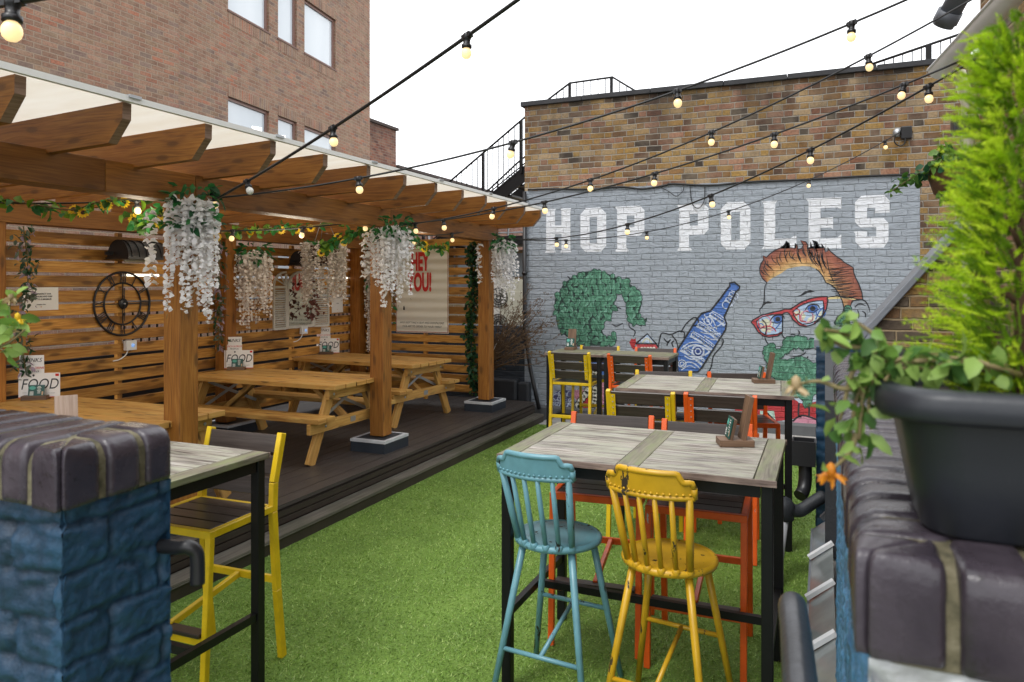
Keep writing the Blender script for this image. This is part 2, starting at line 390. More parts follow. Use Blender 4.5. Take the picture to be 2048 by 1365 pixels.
so.rotation_euler = (R(90) - SUN_EL, 0, R(180) - SUN_AZ + R(0)); so.location = (0, -2, 12)
scene.view_settings.view_transform = 'Standard'; scene.view_settings.look = 'None'; scene.view_settings.exposure = 0
scene.cycles.max_bounces = 8; scene.cycles.diffuse_bounces = 4; scene.cycles.transparent_max_bounces = 8
scene.cycles.sample_clamp_indirect = 4.0

# ---------------------------------------------------------------- ground
m = MB(); m.quad((-250, -250, -3.2), (250, -250, -3.2), (250, 250, -3.2), (-250, 250, -3.2)); tag(m.build('ground', plain('street_asphalt', (.10, .10, .10), .9)), kind='structure')
t = NT('turf_base'); o = t.obj(); n1 = t.noise(o, 2.2, 4); n2 = t.noise(o, 60, 3)
c = t.ramp(t.math('ADD', t.math('MULTIPLY', n1.outputs[0], .5), t.math('MULTIPLY', n2.outputs[0], .5)), [(.3, (.07, .13, .014)), (.55, (.13, .225, .03)), (.75, (.19, .30, .055))])
t.set(Base_Color=c, Roughness=.85); t.bump(n2.outputs[0], .8, .02); m_turf = t.mat
m = MB(); m.wbox((-3.52, -2.0, -.12), (.04, 8.98, 0)); tag(m.build('turf', m_turf), kind='structure')
m = MB(); m.wbox((-3.50, 8.98, -.12), (.9, 9.6, -.004)); m.wbox((.04, -2, -.3), (4, 8.98, -.02)); tag(m.build('paving', plain('pale_paving', (.36, .35, .33), .85, var=.35, bump=.4)), kind='structure')
# blades of the artificial grass
import array
def blades():
    g = random.Random(3); V = array.array('f'); n = 0; mi = []
    for i in range(150000):
        q = g.random() ** 1.6; y = 1.6 + q * 7.35; x = -3.46 + g.random() * 3.46
        hgt = g.uniform(.005, .014); a = g.uniform(0, 6.283); wd = .0022 + .0009 * y / 3; ln = g.gauss(0, .011)
        dx, dy = math.cos(a) * wd, math.sin(a) * wd
        V.extend((x - dx, y - dy, 0, x + dx, y + dy, 0, x + ln, y + g.gauss(0, .014), hgt)); mi.append(g.choice((0, 0, 1, 1, 2))); n += 1
    me = bpy.data.meshes.new('artificial_grass'); me.vertices.add(3 * n); me.vertices.foreach_set('co', V)
    me.loops.add(3 * n); me.loops.foreach_set('vertex_index', range(3 * n)); me.polygons.add(n)
    me.polygons.foreach_set('loop_start', range(0, 3 * n, 3)); me.polygons.foreach_set('loop_total', [3] * n)
    for c_ in ((.15, .27, .035), (.22, .37, .06), (.35, .47, .13)): me.materials.append(leafy('grass_blade', c_, .25, .45, .3))
    me.polygons.foreach_set('material_index', mi); me.update(); me.validate()
    ob = bpy.data.objects.new('artificial_grass', me); COL.objects.link(ob); tag(ob, 'short green artificial grass covering the yard floor', 'grass', kind='stuff')
blades()
# ---------------------------------------------------------------- deck
t = NT('grooved_decking'); uv = t.uv(); sp = t.node('ShaderNodeSeparateXYZ'); t.link(uv, sp.inputs[0])
gr = t.math('SINE', t.math('MULTIPLY', sp.outputs[1], 2 * math.pi / .0125))
n = t.noise(t.mapping(uv, (1.5, 30, 1)), 2, 5); bl = t.noise(uv, 2.4, 4)
c = t.ramp(n.outputs[0], [(.3, (.028, .022, .020)), (.6, (.058, .047, .043)), (.8, (.095, .08, .072))])
c = t.mix(t.ramp(bl.outputs[0], [(.45, (0, 0, 0)), (.75, (.6, .6, .6))]), c, (.085, .075, .06))
t.set(Base_Color=c, Roughness=.42); t.bump(gr, .6, .003); m_deck = t.mat
t = NT('step_board'); uv = t.uv(); sp = t.node('ShaderNodeSeparateXYZ'); t.link(uv, sp.inputs[0])
gr = t.math('SINE', t.math('MULTIPLY', sp.outputs[1], 2 * math.pi / .0115)); n = t.noise(t.mapping(uv, (.8, 12, 1)), 3, 5); bl = t.noise(uv, 1.9, 5)
c = t.ramp(n.outputs[0], [(.3, (.07, .06, .048)), (.6, (.15, .135, .11)), (.8, (.22, .2, .165))])
c = t.mix(t.ramp(bl.outputs[0], [(.42, (0, 0, 0)), (.68, (.75, .75, .75))]), c, (.045, .05, .022))
t.set(Base_Color=c, Roughness=.55); t.bump(gr, .7, .003); m_step = t.mat
m = MB(); x = -3.612
while x > -6.6:
    m.bar((x - .07, -.6, .2375), (x - .07, 9.22, .2375), .138, .025); x -= .1425
for z in (.205, .155): m.bar((-3.635, -.6, z - .022), (-3.635, 9.22, z - .022), .045, .042, m=2)
m.bar((-3.655, -.6, .11), (-3.655, 9.22, .11), .045, .20, m=2)
m.bar((-3.545, -.6, .0875), (-3.545, 9.19, .0875), .145, .025, m=1); m.bar((-3.50, -.6, .035), (-3.50, 9.19, .035), .04, .078, m=2)
m.box((-6.7, -.6, -.1), (-3.70, 9.22, .2)); tag(m.build('deck', [m_deck, m_step, plain('dark_riser', (.035, .026, .02), .6, var=.5)]), kind='structure')

# ---------------------------------------------------------------- pergola
perg = thing('pergola', 'stained timber pergola with cream translucent sheet roof over the picnic tables', 'pergola', (0, 0, 0))
FX, BX = -3.975, -5.89
m_block = plain('painted_block', (.022, .03, .042), .5, var=.3, bump=.3); m_blockedge = plain('block_white_edge', (.55, .57, .60), .6, var=.4)
def post_fn(x, y, top):
    def f(b): b.bar((x, y, .38), (x, y, top), .152, .152, up=(0, 1, 0))
    return f
for y in (1.23, 3.63, 6.03, 8.43):
    for x, top in ((FX, 2.40), (BX, 2.33)):
        part('post', post_fn(x, y - (.06 if x == BX else 0), top), m_pine, perg, bevel=.006)
        def pl(b):
            b.box((x - .20, y - .215, .25), (x + .185, y + .205, .37)); zt = .372
            a0, a1, b0, b1 = x - .20, x + .185, y - .215, y + .205; e = .035
            for q in (((a0, b0), (a1, b0), (a1 - e, b0 + e), (a0 + e, b0 + e)), ((a1, b0), (a1, b1), (a1 - e, b1 - e), (a1 - e, b0 + e)), ((a1, b1), (a0, b1), (a0 + e, b1 - e), (a1 - e, b1 - e)), ((a0, b1), (a0, b0), (a0 + e, b0 + e), (a0 + e, b1 - e))):
                b.quad(*[(px, py, zt) for px, py in q], m=1)
            b.box((a0 - .003, b0 - .003, .345), (a1 + .003, b0, .372), 1); b.box((a1, b0, .345), (a1 + .003, b1, .372), 1)
        part('post_base', pl, [m_block, m_blockedge], perg)
seams = [.6, 3.0, 3.67, 6.07, 8.62]
for a, b_ in zip(seams[:-1], seams[1:]): part('front_beam', lambda b: b.box((-4.06, a + .002, 2.392), (-3.885, b_ - .002, 2.582)), m_beam, perg, bevel=.004)
part('rear_beam', lambda b: b.box((-5.975, .6, 2.325), (-5.80, 8.62, 2.485)), m_beam, perg, bevel=.004)
SL = .037
def raf(y):
    def f(b):
        zt = lambda x: 2.78 + SL * (x + 3.30); o = (rnd.random() * 40, rnd.random() * 40)
        xs = -6.15; P = [(xs, zt(xs) - .198), (-3.42, zt(-3.42) - .198), (-3.335, zt(-3.335) - .075), (-3.30, zt(-3.3) - .07), (-3.30, zt(-3.3)), (xs, zt(xs))]
        P = [(xs, zt(xs) - .198), (-3.405, zt(-3.405) - .198), (-3.302, zt(-3.3) - .085), (-3.30, zt(-3.3)), (xs, zt(xs))]
        n = len(P); A = [(p[0], y - .026, p[1]) for p in P]; B = [(p[0], y + .026, p[1]) for p in P]
        b.add(A, [tuple(range(n))], 0, [[(o[0] + p[0], o[1] + p[1]) for p in P]]); b.add(B, [tuple(reversed(range(n)))], 0, [[(o[0] + p[0] + 3, o[1] + p[1]) for p in reversed(P)]])
        for i in range(n):
            j = (i + 1) % n; e = 1 if i in (1, 2) else 0
            L = math.hypot(P[j][0] - P[i][0], P[j][1] - P[i][1])
            uv = [(o[0], o[1]), (o[0] + .01, o[1] + .05), (o[0] + L, o[1] + .05), (o[0] + L, o[1])] if not e else [(0, 0), (.052, 0), (.052, L), (0, L)]
            b.quad(A[j], A[i], B[i], B[j], e, [uv[3], uv[0], uv[1], uv[2]])
    return f
RY = [2.13 + .541 * k for k in range(-1, 13)]
for y in RY: part('rafter', raf(y), [m_pine, m_end], perg, bevel=.004, segs=1)
t = NT('cream_roof_sheet'); o = t.obj(); n = t.noise(t.mapping(o, (1, 3, 1)), 1.6, 5); c = t.ramp(n.outputs[0], [(.35, (.62, .56, .46)), (.7, (.70, .67, .60))])
t.set(Base_Color=c, Roughness=.4); tr = t.node('ShaderNodeBsdfTranslucent'); t.link(c, tr.inputs[0]); mx = t.node('ShaderNodeMixShader'); mx.inputs[0].default_value = .62
t.link(t.b.outputs[0], mx.inputs[1]); t.link(tr.outputs[0], mx.inputs[2]); t.link(mx.outputs[0], t.out.inputs[0])
def sheet(b):
    z = lambda x: 2.789 + SL * (x + 3.3)
    b.quad((-6.2, 1.3, z(-6.2)), (-3.27, 1.3, z(-3.27)), (-3.27, 8.72, z(-3.27)), (-6.2, 8.72, z(-6.2)))
part('roof_sheet', sheet, t.mat, perg)
def trim(b):
    b.box((-3.27, 1.3, 2.775), (-3.245, 8.74, 2.806))
    for y in RY[::2]: b.box((-3.33, y - .035, 2.796), (-3.236, y + .035, 2.812), 1)
part('edge_trim', trim, [m_white, m_steel], perg)

# ---------------------------------------------------------------- slatted fences
g_rand = random.Random(11)
def fence(name, label, segs, fixed, zrows, axis):
    root = thing(name, label, 'fence', (0, 0, 0))
    for (a, b_) in segs:
        for z, h in zrows:
            dz = g_rand.uniform(-.004, .004); tlt = g_rand.uniform(-.004, .004)
            def f(bb):
                p0, p1 = ((fixed, a, z + dz - tlt), (fixed, b_, z + dz + tlt)) if axis == 'y' else ((a, fixed, z + dz - tlt), (b_, fixed, z + dz + tlt))
                bb.bar(p0, p1, .024, h)
            part('slat', f, m_slat, root, bevel=.003, segs=1)
    return root
rows = []; z = .47
for i in range(18):
    h = .096; rows.append((z, h)); z += h + (.038 if i < 3 else (.030 if i < 8 else .026))
rows = [(a, h) for a, h in rows if a < 2.30]
fl = fence('slatted_fence', 'long slatted timber fence along the left side of the deck holding clock and mirror', [(1.0, 3.60), (3.605, 5.95), (5.955, 8.56)], -6.01, rows, 'y')
for y in (2.4, 4.8, 7.2):
    part('batten', lambda b: b.bar((-6.045, y, .30), (-6.045, y, 2.32), .045, .045, up=(0, 1, 0)), m_slat, fl)
rows2 = []; z = .48
for i in range(17): rows2.append((z, .096)); z += .128
rows2 = [r for r in rows2 if r[0] < 2.42]
fb = fence('slatted_fence', 'short slatted timber fence across the far end of the deck behind the printed banner', [(-5.97, -4.01)], 8.56, rows2, 'x')
for x in (-5.93, -4.95):
    part('batten', lambda b: b.bar((x, 8.595, .30), (x, 8.595, 2.4), .045, .045, up=(0, 1, 0)), m_slat, fb)
def cornerpost(b): b.bar((-5.72, 8.50, .25), (-5.72, 8.50, 2.33), .12, .09, up=(0, 1, 0))
part('corner_post', cornerpost, m_pine, fb, bevel=.004)
settle(perg, (-4.9, 5.0, .25)); settle(fl, (-6.01, 4.8, .25)); settle(fb, (-5, 8.56, .25))
tag(part('gap_backing', lambda b: b.wbox((-7.2, -2, -3.2), (-6.9, 8.9, 1.10)), plain('gap_backing_black', (.015, .015, .016), .9), None), 'added black backing that darkens the lower gaps of the long slatted fence', 'wall')  # added black backing, put in so the lower slat gaps look dark
# ---------------------------------------------------------------- brick buildings
stock = [(0, (.31, .175, .045)), (.13, (.17, .085, .035)), (.24, (.34, .22, .09)), (.36, (.25, .125, .035)), (.46, (.33, .165, .105)), (.57, (.105, .055, .035)), (.66, (.35, .215, .06)), (.76, (.04, .03, .025)), (.82, (.36, .26, .15)), (.92, (.20, .085, .05))]
mean_ = (.30, .20, .09); stock = [(p, tuple(1.04 * (.96 * a + .04 * b) for a, b in zip(c_, mean_))) for p, c_ in stock]
m_stock = brick('london_stock_brick', stock, (.43, .39, .33), WROW, .205, .010, soot=.35, bump=1.0, wob=.012, soot_z=(3.55, 4.5), squash=.5)
m_stock_near = brick('ochre_stock_brick', stock[:5] + [(.55, (.10, .06, .03)), (.66, (.33, .20, .06)), (.8, (.07, .05, .035))], (.36, .27, .16), .078, .22, .014, soot=.2, bump=1.0, wob=.014, squash=.5)
offb = [(0, (.29, .155, .105)), (.3, (.33, .18, .125)), (.5, (.26, .145, .10)), (.66, (.28, .18, .115)), (.78, (.18, .125, .115)), (.87, (.38, .135, .08)), (.94, (.27, .125, .10))]
offb = [(p, tuple(.72 * a + .28 * b for a, b in zip(c_, (.295, .165, .11)))) for p, c_ in offb]
m_office = brick('office_brick', offb, (.34, .255, .185), .075, .225, .009, bump=.8, wob=.002)
m_red = brick('red_brick', [(0, (.20, .062, .038)), (.4, (.25, .085, .052)), (.7, (.15, .05, .038)), (.88, (.29, .11, .065))], (.26, .19, .15), .075, .225, .009, soot=.5, bump=.5, wob=.003, soot_z=(5.0, 7.2))
m_tan = brick('tan_brick', [(0, (.33, .235, .12)), (.4, (.40, .29, .16)), (.75, (.28, .19, .10)), (.9, (.42, .33, .21))], (.38, .34, .28), .075, .225, .010, bump=.5)
m_grey = painted_brick('grey_wall_paint', (.325, .365, .415), .10)
m_wlet = painted_brick('white_wall_paint', (.76, .79, .84), .05)
WY = 9.6
mural_b = thing('brick_building', 'yellow stock brick building with grey painted wall, white lettering and painted faces', 'building')
def W(b_obj): return b_obj
def wallbox(b): b.wbox((-3.92, WY, -3.2), (7, WY + 7, 4.36))
W(part('wall', wallbox, m_stock, mural_b))
def coping(b):
    g = random.Random(5); x = -3.97
    while x < 7: L = g.uniform(.75, 1.0); dz = g.uniform(-.004, .004); b.box((x, WY - .045, 4.36 + dz), (x + L - .006, WY + .33, 4.425 + dz)); x += L
W(part('coping', coping, plain('sooty_coping_stone', (.035, .036, .04), .8, var=.5, bump=.5), mural_b, bevel=.006))
XR = on_y(1840, 360, WY).x
def panel(b):
    g = random.Random(9); y = WY - .003; x0 = -3.92; n = 60
    top = [(x0 + (XR - x0) * i / n, y, 3.165 - .05 * i / n + .004 * math.sin(i * 2.1)) for i in range(n + 1)]
    for p, q in zip(top[:-1], top[1:]):
        b.quad((p[0], y, .13), (q[0], y, .13), q, p, 0, [(p[0], .13), (q[0], .13), (q[0], q[2]), (p[0], p[2])])
mural = W(part('painted_panel', panel, m_grey, mural_b))
W(part('wall_base', lambda b: (b.wbox((-3.92, WY - .03, -.2), (.9, WY, .115)), b.add([(-3.92, WY - .03, .115), (.9, WY - .03, .115), (.9, WY, .155), (-3.92, WY, .155)], [(0, 1, 2, 3)])), m_render_dark, mural_b))
# ---- painting on the wall: every shape lies on the wall plane, a few millimetres proud
def wp(p, layer, tf=None):
    q = on_y(p[0], p[1], WY); q.y = WY - .003 - .0016 * layer; return q
uvw = lambda p: (p[0], p[2])
class Paint:
    def __init__(s, ox, oy, k): s.o = (ox, oy, k); s.b = MB(); s.cols = []
    def px(s, p): return (s.o[0] + p[0] * s.o[2], s.o[1] + p[1] * s.o[2])
    def w(s, p, layer): return wp(s.px(p), layer)
    def shape(s, pts, m, layer, holes=(), smooth=0):
        P = [Vector((*p, 0)) for p in pts]
        if smooth: P = spline(P, smooth, True)
        s.b.poly([s.w(p, layer) for p in P], m, [[s.w(p, layer) for p in h] for h in holes], uvw)
    def line(s, pts, wd, m, layer, n=5, taper=False, closed=False):
        P = spline([Vector((*p, 0)) for p in pts], n, closed) if n else [Vector((*p, 0)) for p in pts]
        Q = [s.w(p, layer) for p in P]; N = len(Q); L = []; Rr = []
        for i, q in enumerate(Q):
            d = (Q[(i + 1) % N] - Q[i - 1]) if closed else (Q[min(i + 1, N - 1)] - Q[max(i - 1, 0)])
            d.normalize(); nn = Vector((-d.z, 0, d.x)); ww = wd / 2 * (1 if not taper else max(.15, math.sin(math.pi * min(1, (i + .3) / N)) ** .6))
            L.append(q + nn * ww); Rr.append(q - nn * ww)
        rng = range(N) if closed else range(N - 1)
        for i in rng:
            j = (i + 1) % N; qd = [L[i], Rr[i], Rr[j], L[j]]; s.b.quad(*qd, m=m, uv=[uvw(p) for p in qd])
    def ring(s, c, r, wd, m, layer, n=14, sq=1.0):
        q = s.w(c, layer); vs = []
        for k in range(n):
            t_ = 2 * math.pi * k / n
            for rr in (r - wd / 2, r + wd / 2): vs.append(q + Vector((math.cos(t_) * rr, 0, math.sin(t_) * rr * sq)))
        fs = [(2 * k, 2 * k + 1, 2 * ((k + 1) % n) + 1, 2 * ((k + 1) % n)) for k in range(n)]
        s.b.add(vs, fs, m, [[uvw(vs[i]) for i in f] for f in fs])
    def disc(s, c, r, m, layer, n=16, sq=1.0):
        q = s.w(c, layer); s.b.poly([q + Vector((math.cos(2 * math.pi * k / n) * r, 0, math.sin(2 * math.pi * k / n) * r * sq)) for k in range(n)], m, (), uvw)
    def leaves(s, outline, step, size, layer, mats, dark, seed, ang0=-90, holes=()):
        """hop-cone scales filling an outline"""
        g = random.Random(seed); O = [s.px(p) for p in outline]
        def inside(x, y):
            c = False
            for i in range(len(O)):
                x1, y1 = O[i]; x2, y2 = O[i - 1]
                if (y1 > y) != (y2 > y) and x < (x2 - x1) * (y - y1) / (y2 - y1) + x1: c = not c
            return c
        x0, x1 = min(p[0] for p in O), max(p[0] for p in O); y0, y1 = min(p[1] for p in O), max(p[1] for p in O)
        pts = []; y = y1
        while y > y0 - step:
            x = x0 + (g.random() * step)
            while x < x1:
                px_, py_ = x + g.uniform(-.3, .3) * step, y + g.uniform(-.3, .3) * step
                if inside(px_, py_): pts.append((px_, py_))
                x += step
            y -= step * .8
        for i, (x, y) in enumerate(pts):
            a = R(ang0 + g.gauss(0, 28)); sz = size * g.uniform(.8, 1.25); lay = layer + i / len(pts) * 2.4
            q = on_y(x, y, WY); q.y = WY - .003 - .0016 * lay
            u_ = Vector((math.cos(a), 0, math.sin(a))); v_ = Vector((-u_.z, 0, u_.x))
            def lf(k, dy, mm, half=0):
                sh = [(-.55, 0), (-.35, .38), (.05, .46), (.4, .26), (.72, 0), (.4, -.26), (.05, -.46), (-.35, -.38)]
                if half == 1: sh = [(-.55, 0.02), (-.35, .38), (.05, .46), (.4, .26), (.70, .03)]
                if half == -1: sh = [(-.50, -.03), (.70, -.03), (.4, -.26), (.05, -.46), (-.35, -.38)]
                V = [q + (u_ * px2 + v_ * py2) * sz * k - Vector((0, dy, 0)) for px2, py2 in sh]
                s.b.add(V, [tuple(range(len(V)))], mm, [[uvw(p) for p in V]])
            lf(1.2, 0, dark); c1 = g.choice(mats)
            lf(.96, .0005, c1[0], 1); lf(.96, .0005, c1[1], -1)
    def done(s, name, mats):
        o = s.b.build(name, mats, mural); return o
pm = {k: painted_brick('mural_' + k, c, .08) for k, c in dict(line=(.02, .022, .028), leafdark=(.018, .05, .04), leafa=(.07, .22, .14), leafb=(.11, .30, .20), leafc=(.05, .165, .105), leafd=(.15, .36, .26), blue=(.065, .16, .47), pale=(.52, .59, .72), red=(.42, .028, .035), redl=(.50, .06, .07), yellow=(.68, .56, .26), sky=(.40, .53, .72), cream=(.66, .66, .50), pink=(.58, .25, .34), purple=(.085, .09, .22), teeth=(.70, .70, .62), navy=(.02, .05, .22)).items()}
hairm = painted_brick('mural_hair', (.4, .2, .1), .14, attr=True)
# letters
GL = {'H': ([(0, 1), (.42, 1), (.38, .95), (.38, .62), (.63, .62), (.63, .95), (.59, 1), (1, 1), (.97, .93), (.97, .07), (1, 0), (.58, 0), (.63, .06), (.63, .42), (.38, .42), (.38, .06), (.42, 0), (0, 0), (.04, .07), (.04, .93)], []),
      'O': ([(.22, 1), (.78, 1), (1, .86), (1, .13), (.80, 0), (.2, 0), (0, .13), (0, .86)], [[(.36, .79), (.65, .79), (.65, .2), (.36, .2)]]),
      'P': ([(0, 1), (.85, 1), (1, .9), (1, .45), (.86, .34), (.38, .34), (.38, .08), (.46, .03), (.46, 0), (0, 0), (0, .03), (.06, .08), (.06, .93), (0, .97)], [[(.40, .79), (.66, .79), (.66, .535), (.40, .535)]]),
      'L': ([(0, 1), (.46, 1), (.40, .93), (.40, .21), (.83, .21), (.94, .26), (1, .26), (1, 0), (0, 0), (.07, .06), (.07, .93)], []),
      'E': ([(0, 1), (1, 1), (1, .78), (.94, .78), (.9, .8), (.42, .8), (.42, .6), (.7, .61), (.77, .62), (.77, .38), (.7, .41), (.42, .41), (.42, .2), (.86, .2), (1, .27), (1, 0), (.05, 0), (.08, .06), (.08, .93)], []),
      'S': ([(.22, 1), (.83, 1), (.98, .88), (.98, .66), (.58, .66), (.6, .76), (.37, .76), (.37, .56), (.82, .56), (.95, .46), (.95, .13), (.82, 0), (.2, 0), (.05, .12), (.05, .27), (0, .32), (.37, .32), (.37, .215), (.62, .215), (.62, .39), (.19, .39), (.04, .5), (.04, .88)], [])}
for ch, x0, x1, yt, yb in [('H', 1090.5, 1142.5, 418, 505.6), ('O', 1161, 1212.5, 416, 504.3), ('P', 1231, 1289, 412.7, 503.5), ('P', 1355, 1417.2, 408.6, 501.9), ('O', 1441.4, 1501, 404.5, 499.4), ('L', 1523, 1593, 401.7, 497.9), ('E', 1611.5, 1682.7, 396.4, 497.5), ('S', 1707, 1780.7, 391, 496)]:
    a, b_ = on_y(x0, yb, WY), on_y(x1, yb, WY); zt, zb = on_y((x0 + x1) / 2, yt, WY).z, on_y((x0 + x1) / 2, yb, WY).z
    M_ = MB(); f = lambda p: Vector((a.x + (b_.x - a.x) * p[0], WY - .0046, zb + (zt - zb) * p[1]))
    M_.poly([f(p) for p in GL[ch][0]], 0, [[f(p) for p in h] for h in GL[ch][1]], uvw)
    o = M_.build('painted_letter', m_wlet, mural)
LV = [(2, 3), (3, 4), (2, 4), (3, 2), (5, 2)]
# woman's hop-cone hair
P = Paint(1060, 520, .2491)
OUT = [(195, 380), (200, 320), (240, 250), (270, 190), (340, 140), (430, 95), (530, 85), (600, 100), (690, 140), (720, 165), (780, 175), (850, 230), (895, 290), (900, 350), (880, 420), (880, 470), (910, 490), (940, 460), (940, 490), (920, 520), (870, 525), (820, 510), (790, 470), (790, 430), (780, 380), (760, 310), (735, 275), (700, 262), (680, 300), (680, 380), (660, 430), (620, 480), (590, 520), (580, 570), (600, 610), (640, 620), (670, 590), (680, 620), (660, 670), (600, 690), (480, 690), (400, 680), (330, 640), (260, 590), (225, 520), (205, 440)]
P.shape(OUT, 0, 1); P.leaves(OUT, 9.5, .072, 1.6, LV, 0, 21)
for l in ([(795, 495), (800, 540), (845, 575), (830, 620)], [(655, 515), (695, 532), (748, 508)], [(680, 392), (708, 385), (735, 396)], [(850, 700), (900, 722), (1000, 722)], [(300, 130), (330, 160)]): P.line(l, .018, 1, 1, taper=True)
P.done('painted_hop_hair', [pm['leafdark'], pm['line'], pm['leafa'], pm['leafb'], pm['leafc'], pm['leafd']])
# mouth and glass
P = Paint(1060, 520, .2491)
P.shape([(798, 665), (815, 632), (832, 640), (850, 630), (852, 665), (842, 690), (848, 705), (830, 722), (815, 700)], 0, 1.2)
P.shape([(862, 662), (900, 625), (943, 596), (985, 628), (1010, 672), (852, 672)], 1, 1.2); P.shape([(850, 674), (1012, 676), (1032, 702), (1010, 722), (870, 722)], 2, 1.2)
for k, r in ((0, .16), (1, .115), (2, .07)): P.line([(885 + 18 * k, 668), (905 + 14 * k, 640 + 6 * k), (943, 622 + 12 * k), (975 - 10 * k, 645 + 6 * k), (990 - 12 * k, 668)], .018, (3, 4, 3)[k], 2)
P.line([(852, 672), (943, 594), (1012, 672), (1034, 704)], .02, 5, 2.4, n=0); P.line([(850, 673), (1014, 675)], .016, 5, 2.4, n=0)
for i in range(5): P.disc((900 + i * 24, 712), .022, 6, 2.4, 8)
P.done('painted_mouth', [pm['red'], pm['sky'], pm['redl'], pm['pale'], pm['cream'], pm['line'], pm['teeth']])
# bottle
P = Paint(1060, 520, .2491)
BO = [(1603, 188), (1640, 180), (1685, 215), (1676, 242), (1655, 255), (1610, 350), (1560, 458), (1578, 510), (1570, 562), (1380, 865), (1350, 900), (1190, 900), (1180, 740), (1190, 715), (1345, 470), (1380, 430), (1450, 410), (1530, 310), (1592, 225), (1605, 212)]
P.shape(BO, 0, 1)
ux, uy = .56, -.83
def bp(s_, t_): return (1330 + ux * s_ + .83 * t_, 740 + uy * s_ + .56 * t_)
for s_ in (-60, 80, 175, 300, 470, 520):
    wdt = 110 if s_ < 200 else (75 if s_ < 340 else 38)
    P.line([bp(s_, -wdt), bp(s_ + 10, 0), bp(s_, wdt)], .02, 1, 2, n=3)
    n_ = 9 if s_ < 200 else (6 if s_ < 340 else 3)
    for i in range(n_):
        P.ring(bp(s_ + 24, -wdt + 14 + (2 * wdt - 28) * i / (n_ - 1)), .021, .012, 1, 2.4, 10)
    P.line([bp(s_ + 46, -wdt), bp(s_ + 54, 0), bp(s_ + 46, wdt)], .012, 1, 2, n=3)
P.line([(1232, 725), (1290, 690), (1360, 690), (1440, 735), (1370, 775), (1290, 775), (1232, 725)], .022, 1, 2.6); P.line([(1222, 705), (1290, 665), (1370, 668), (1450, 720)], .014, 1, 2.6); P.line([(1240, 770), (1300, 800), (1390, 790)], .014, 1, 2.6)
P.disc((1350, 735), .085, 1, 2.8); P.disc((1350, 735), .062, 2, 3.1); P.ring((1350, 735), .035, .016, 1, 3.4)
for a_, b2 in (((1385, 560), (1560, 500)), ((1370, 580), (1530, 590)), ((1400, 610), (1500, 640)), ((1380, 470), (1470, 600)), ((1400, 440), (1490, 590)), ((1440, 430), (1500, 560))): P.line([a_, ((a_[0] + b2[0]) / 2 + 10, (a_[1] + b2[1]) / 2 + 14), b2], .014, 1, 2.2, n=3)
P.ring((1430, 490), .05, .014, 1, 2.8); P.disc((1430, 490), .02, 1, 2.8); P.ring((1578, 362), .05, .012, 1, 2.8); P.ring((1222, 835), .05, .014, 1, 2.8); P.ring((1222, 835), .025, .012, 1, 2.8)
P.line([(1210, 860), (1270, 820), (1330, 840), (1370, 880)], .016, 1, 2.4); P.line([(1215, 885), (1280, 850), (1330, 870)], .012, 1, 2.4)
P.line(BO, .022, 3, 3, n=0, closed=True)
for l in ([(1032, 690), (1045, 622), (1065, 588), (1130, 600), (1200, 572), (1240, 585), (1238, 625)], [(1212, 582), (1250, 520), (1282, 488), (1318, 463), (1348, 475), (1352, 515), (1322, 528), (1308, 510)], [(1190, 720), (1178, 660), (1140, 605)], [(1075, 630), (1095, 655), (1120, 660)], [(1100, 690), (1108, 665), (1130, 640)], [(1150, 700), (1140, 665), (1160, 650)], [(1520, 632), (1550, 640), (1540, 690), (1475, 770), (1455, 860), (1415, 930)]): P.line(l, .017, 3, 1.6)
P.done('painted_bottle', [pm['blue'], pm['pale'], pm['navy'], pm['line']])
# lower left of the mural: patterned sleeve, laughing mouth
P = Paint(1060, 520, .2491)
P.shape([(115, 1190), (140, 1135), (180, 1085), (235, 1048), (330, 1045), (352, 1110), (378, 1190)], 0, 1)
for i, (x, y) in enumerate([(160, 1170), (190, 1170), (180, 1135), (215, 1110), (222, 1150), (245, 1170), (255, 1120), (280, 1160), (300, 1120), (260, 1085), (310, 1170), (325, 1080), (340, 1140)]): P.ring((x, y), .045 if i % 3 else .06, .012, 1, 2)
P.line([(235, 1180), (250, 1110), (230, 1060)], .012, 1, 2.4); P.line([(300, 1180), (330, 1130), (352, 1120)], .012, 1, 2.4)
P.shape([(345, 1045), (470, 1045), (420, 1110), (380, 1160), (362, 1110)], 2, 1); P.shape([(470, 1045), (530, 1045), (535, 1130), (500, 1195), (395, 1195), (382, 1160), (425, 1110)], 3, 1.2)
P.shape([(345, 1045), (362, 1110), (380, 1150), (400, 1100), (455, 1046)], 4, 2)
for i, (x, y) in enumerate([(388, 1165), (405, 1135), (425, 1108), (448, 1080), (462, 1052), (400, 1190)]): P.disc((x, y), .05, 6, 2.4, 10, 1.2); P.disc((x, y), .04, 5, 2.8, 10, 1.2)
for i, (x, y) in enumerate([(520, 1060), (522, 1090), (520, 1118), (515, 1145), (505, 1170), (498, 1192), (522, 880), (520, 905), (515, 930), (512, 955), (525, 1035)]): P.disc((x, y), .042, 6, 2.4, 10, 1.2); P.disc((x, y), .032, 5, 2.8, 10, 1.2)
P.shape([(480, 815), (615, 815), (612, 985), (480, 985)], 7, .9); P.shape([(484, 880), (560, 890), (565, 1000), (484, 1000)], 3, 1.4); P.shape([(540, 890), (610, 970), (608, 1200), (560, 1200), (545, 1060)], 4, 1.2)
for i in range(7): P.ring((500 + i * 16, 850), .028, .01, 1, 2)
P.done('painted_laughing_mouth', [pm['purple'], pm['pale'], pm['pink'], pm['red'], pm['pink'], pm['teeth'], pm['line'], pm['blue']])
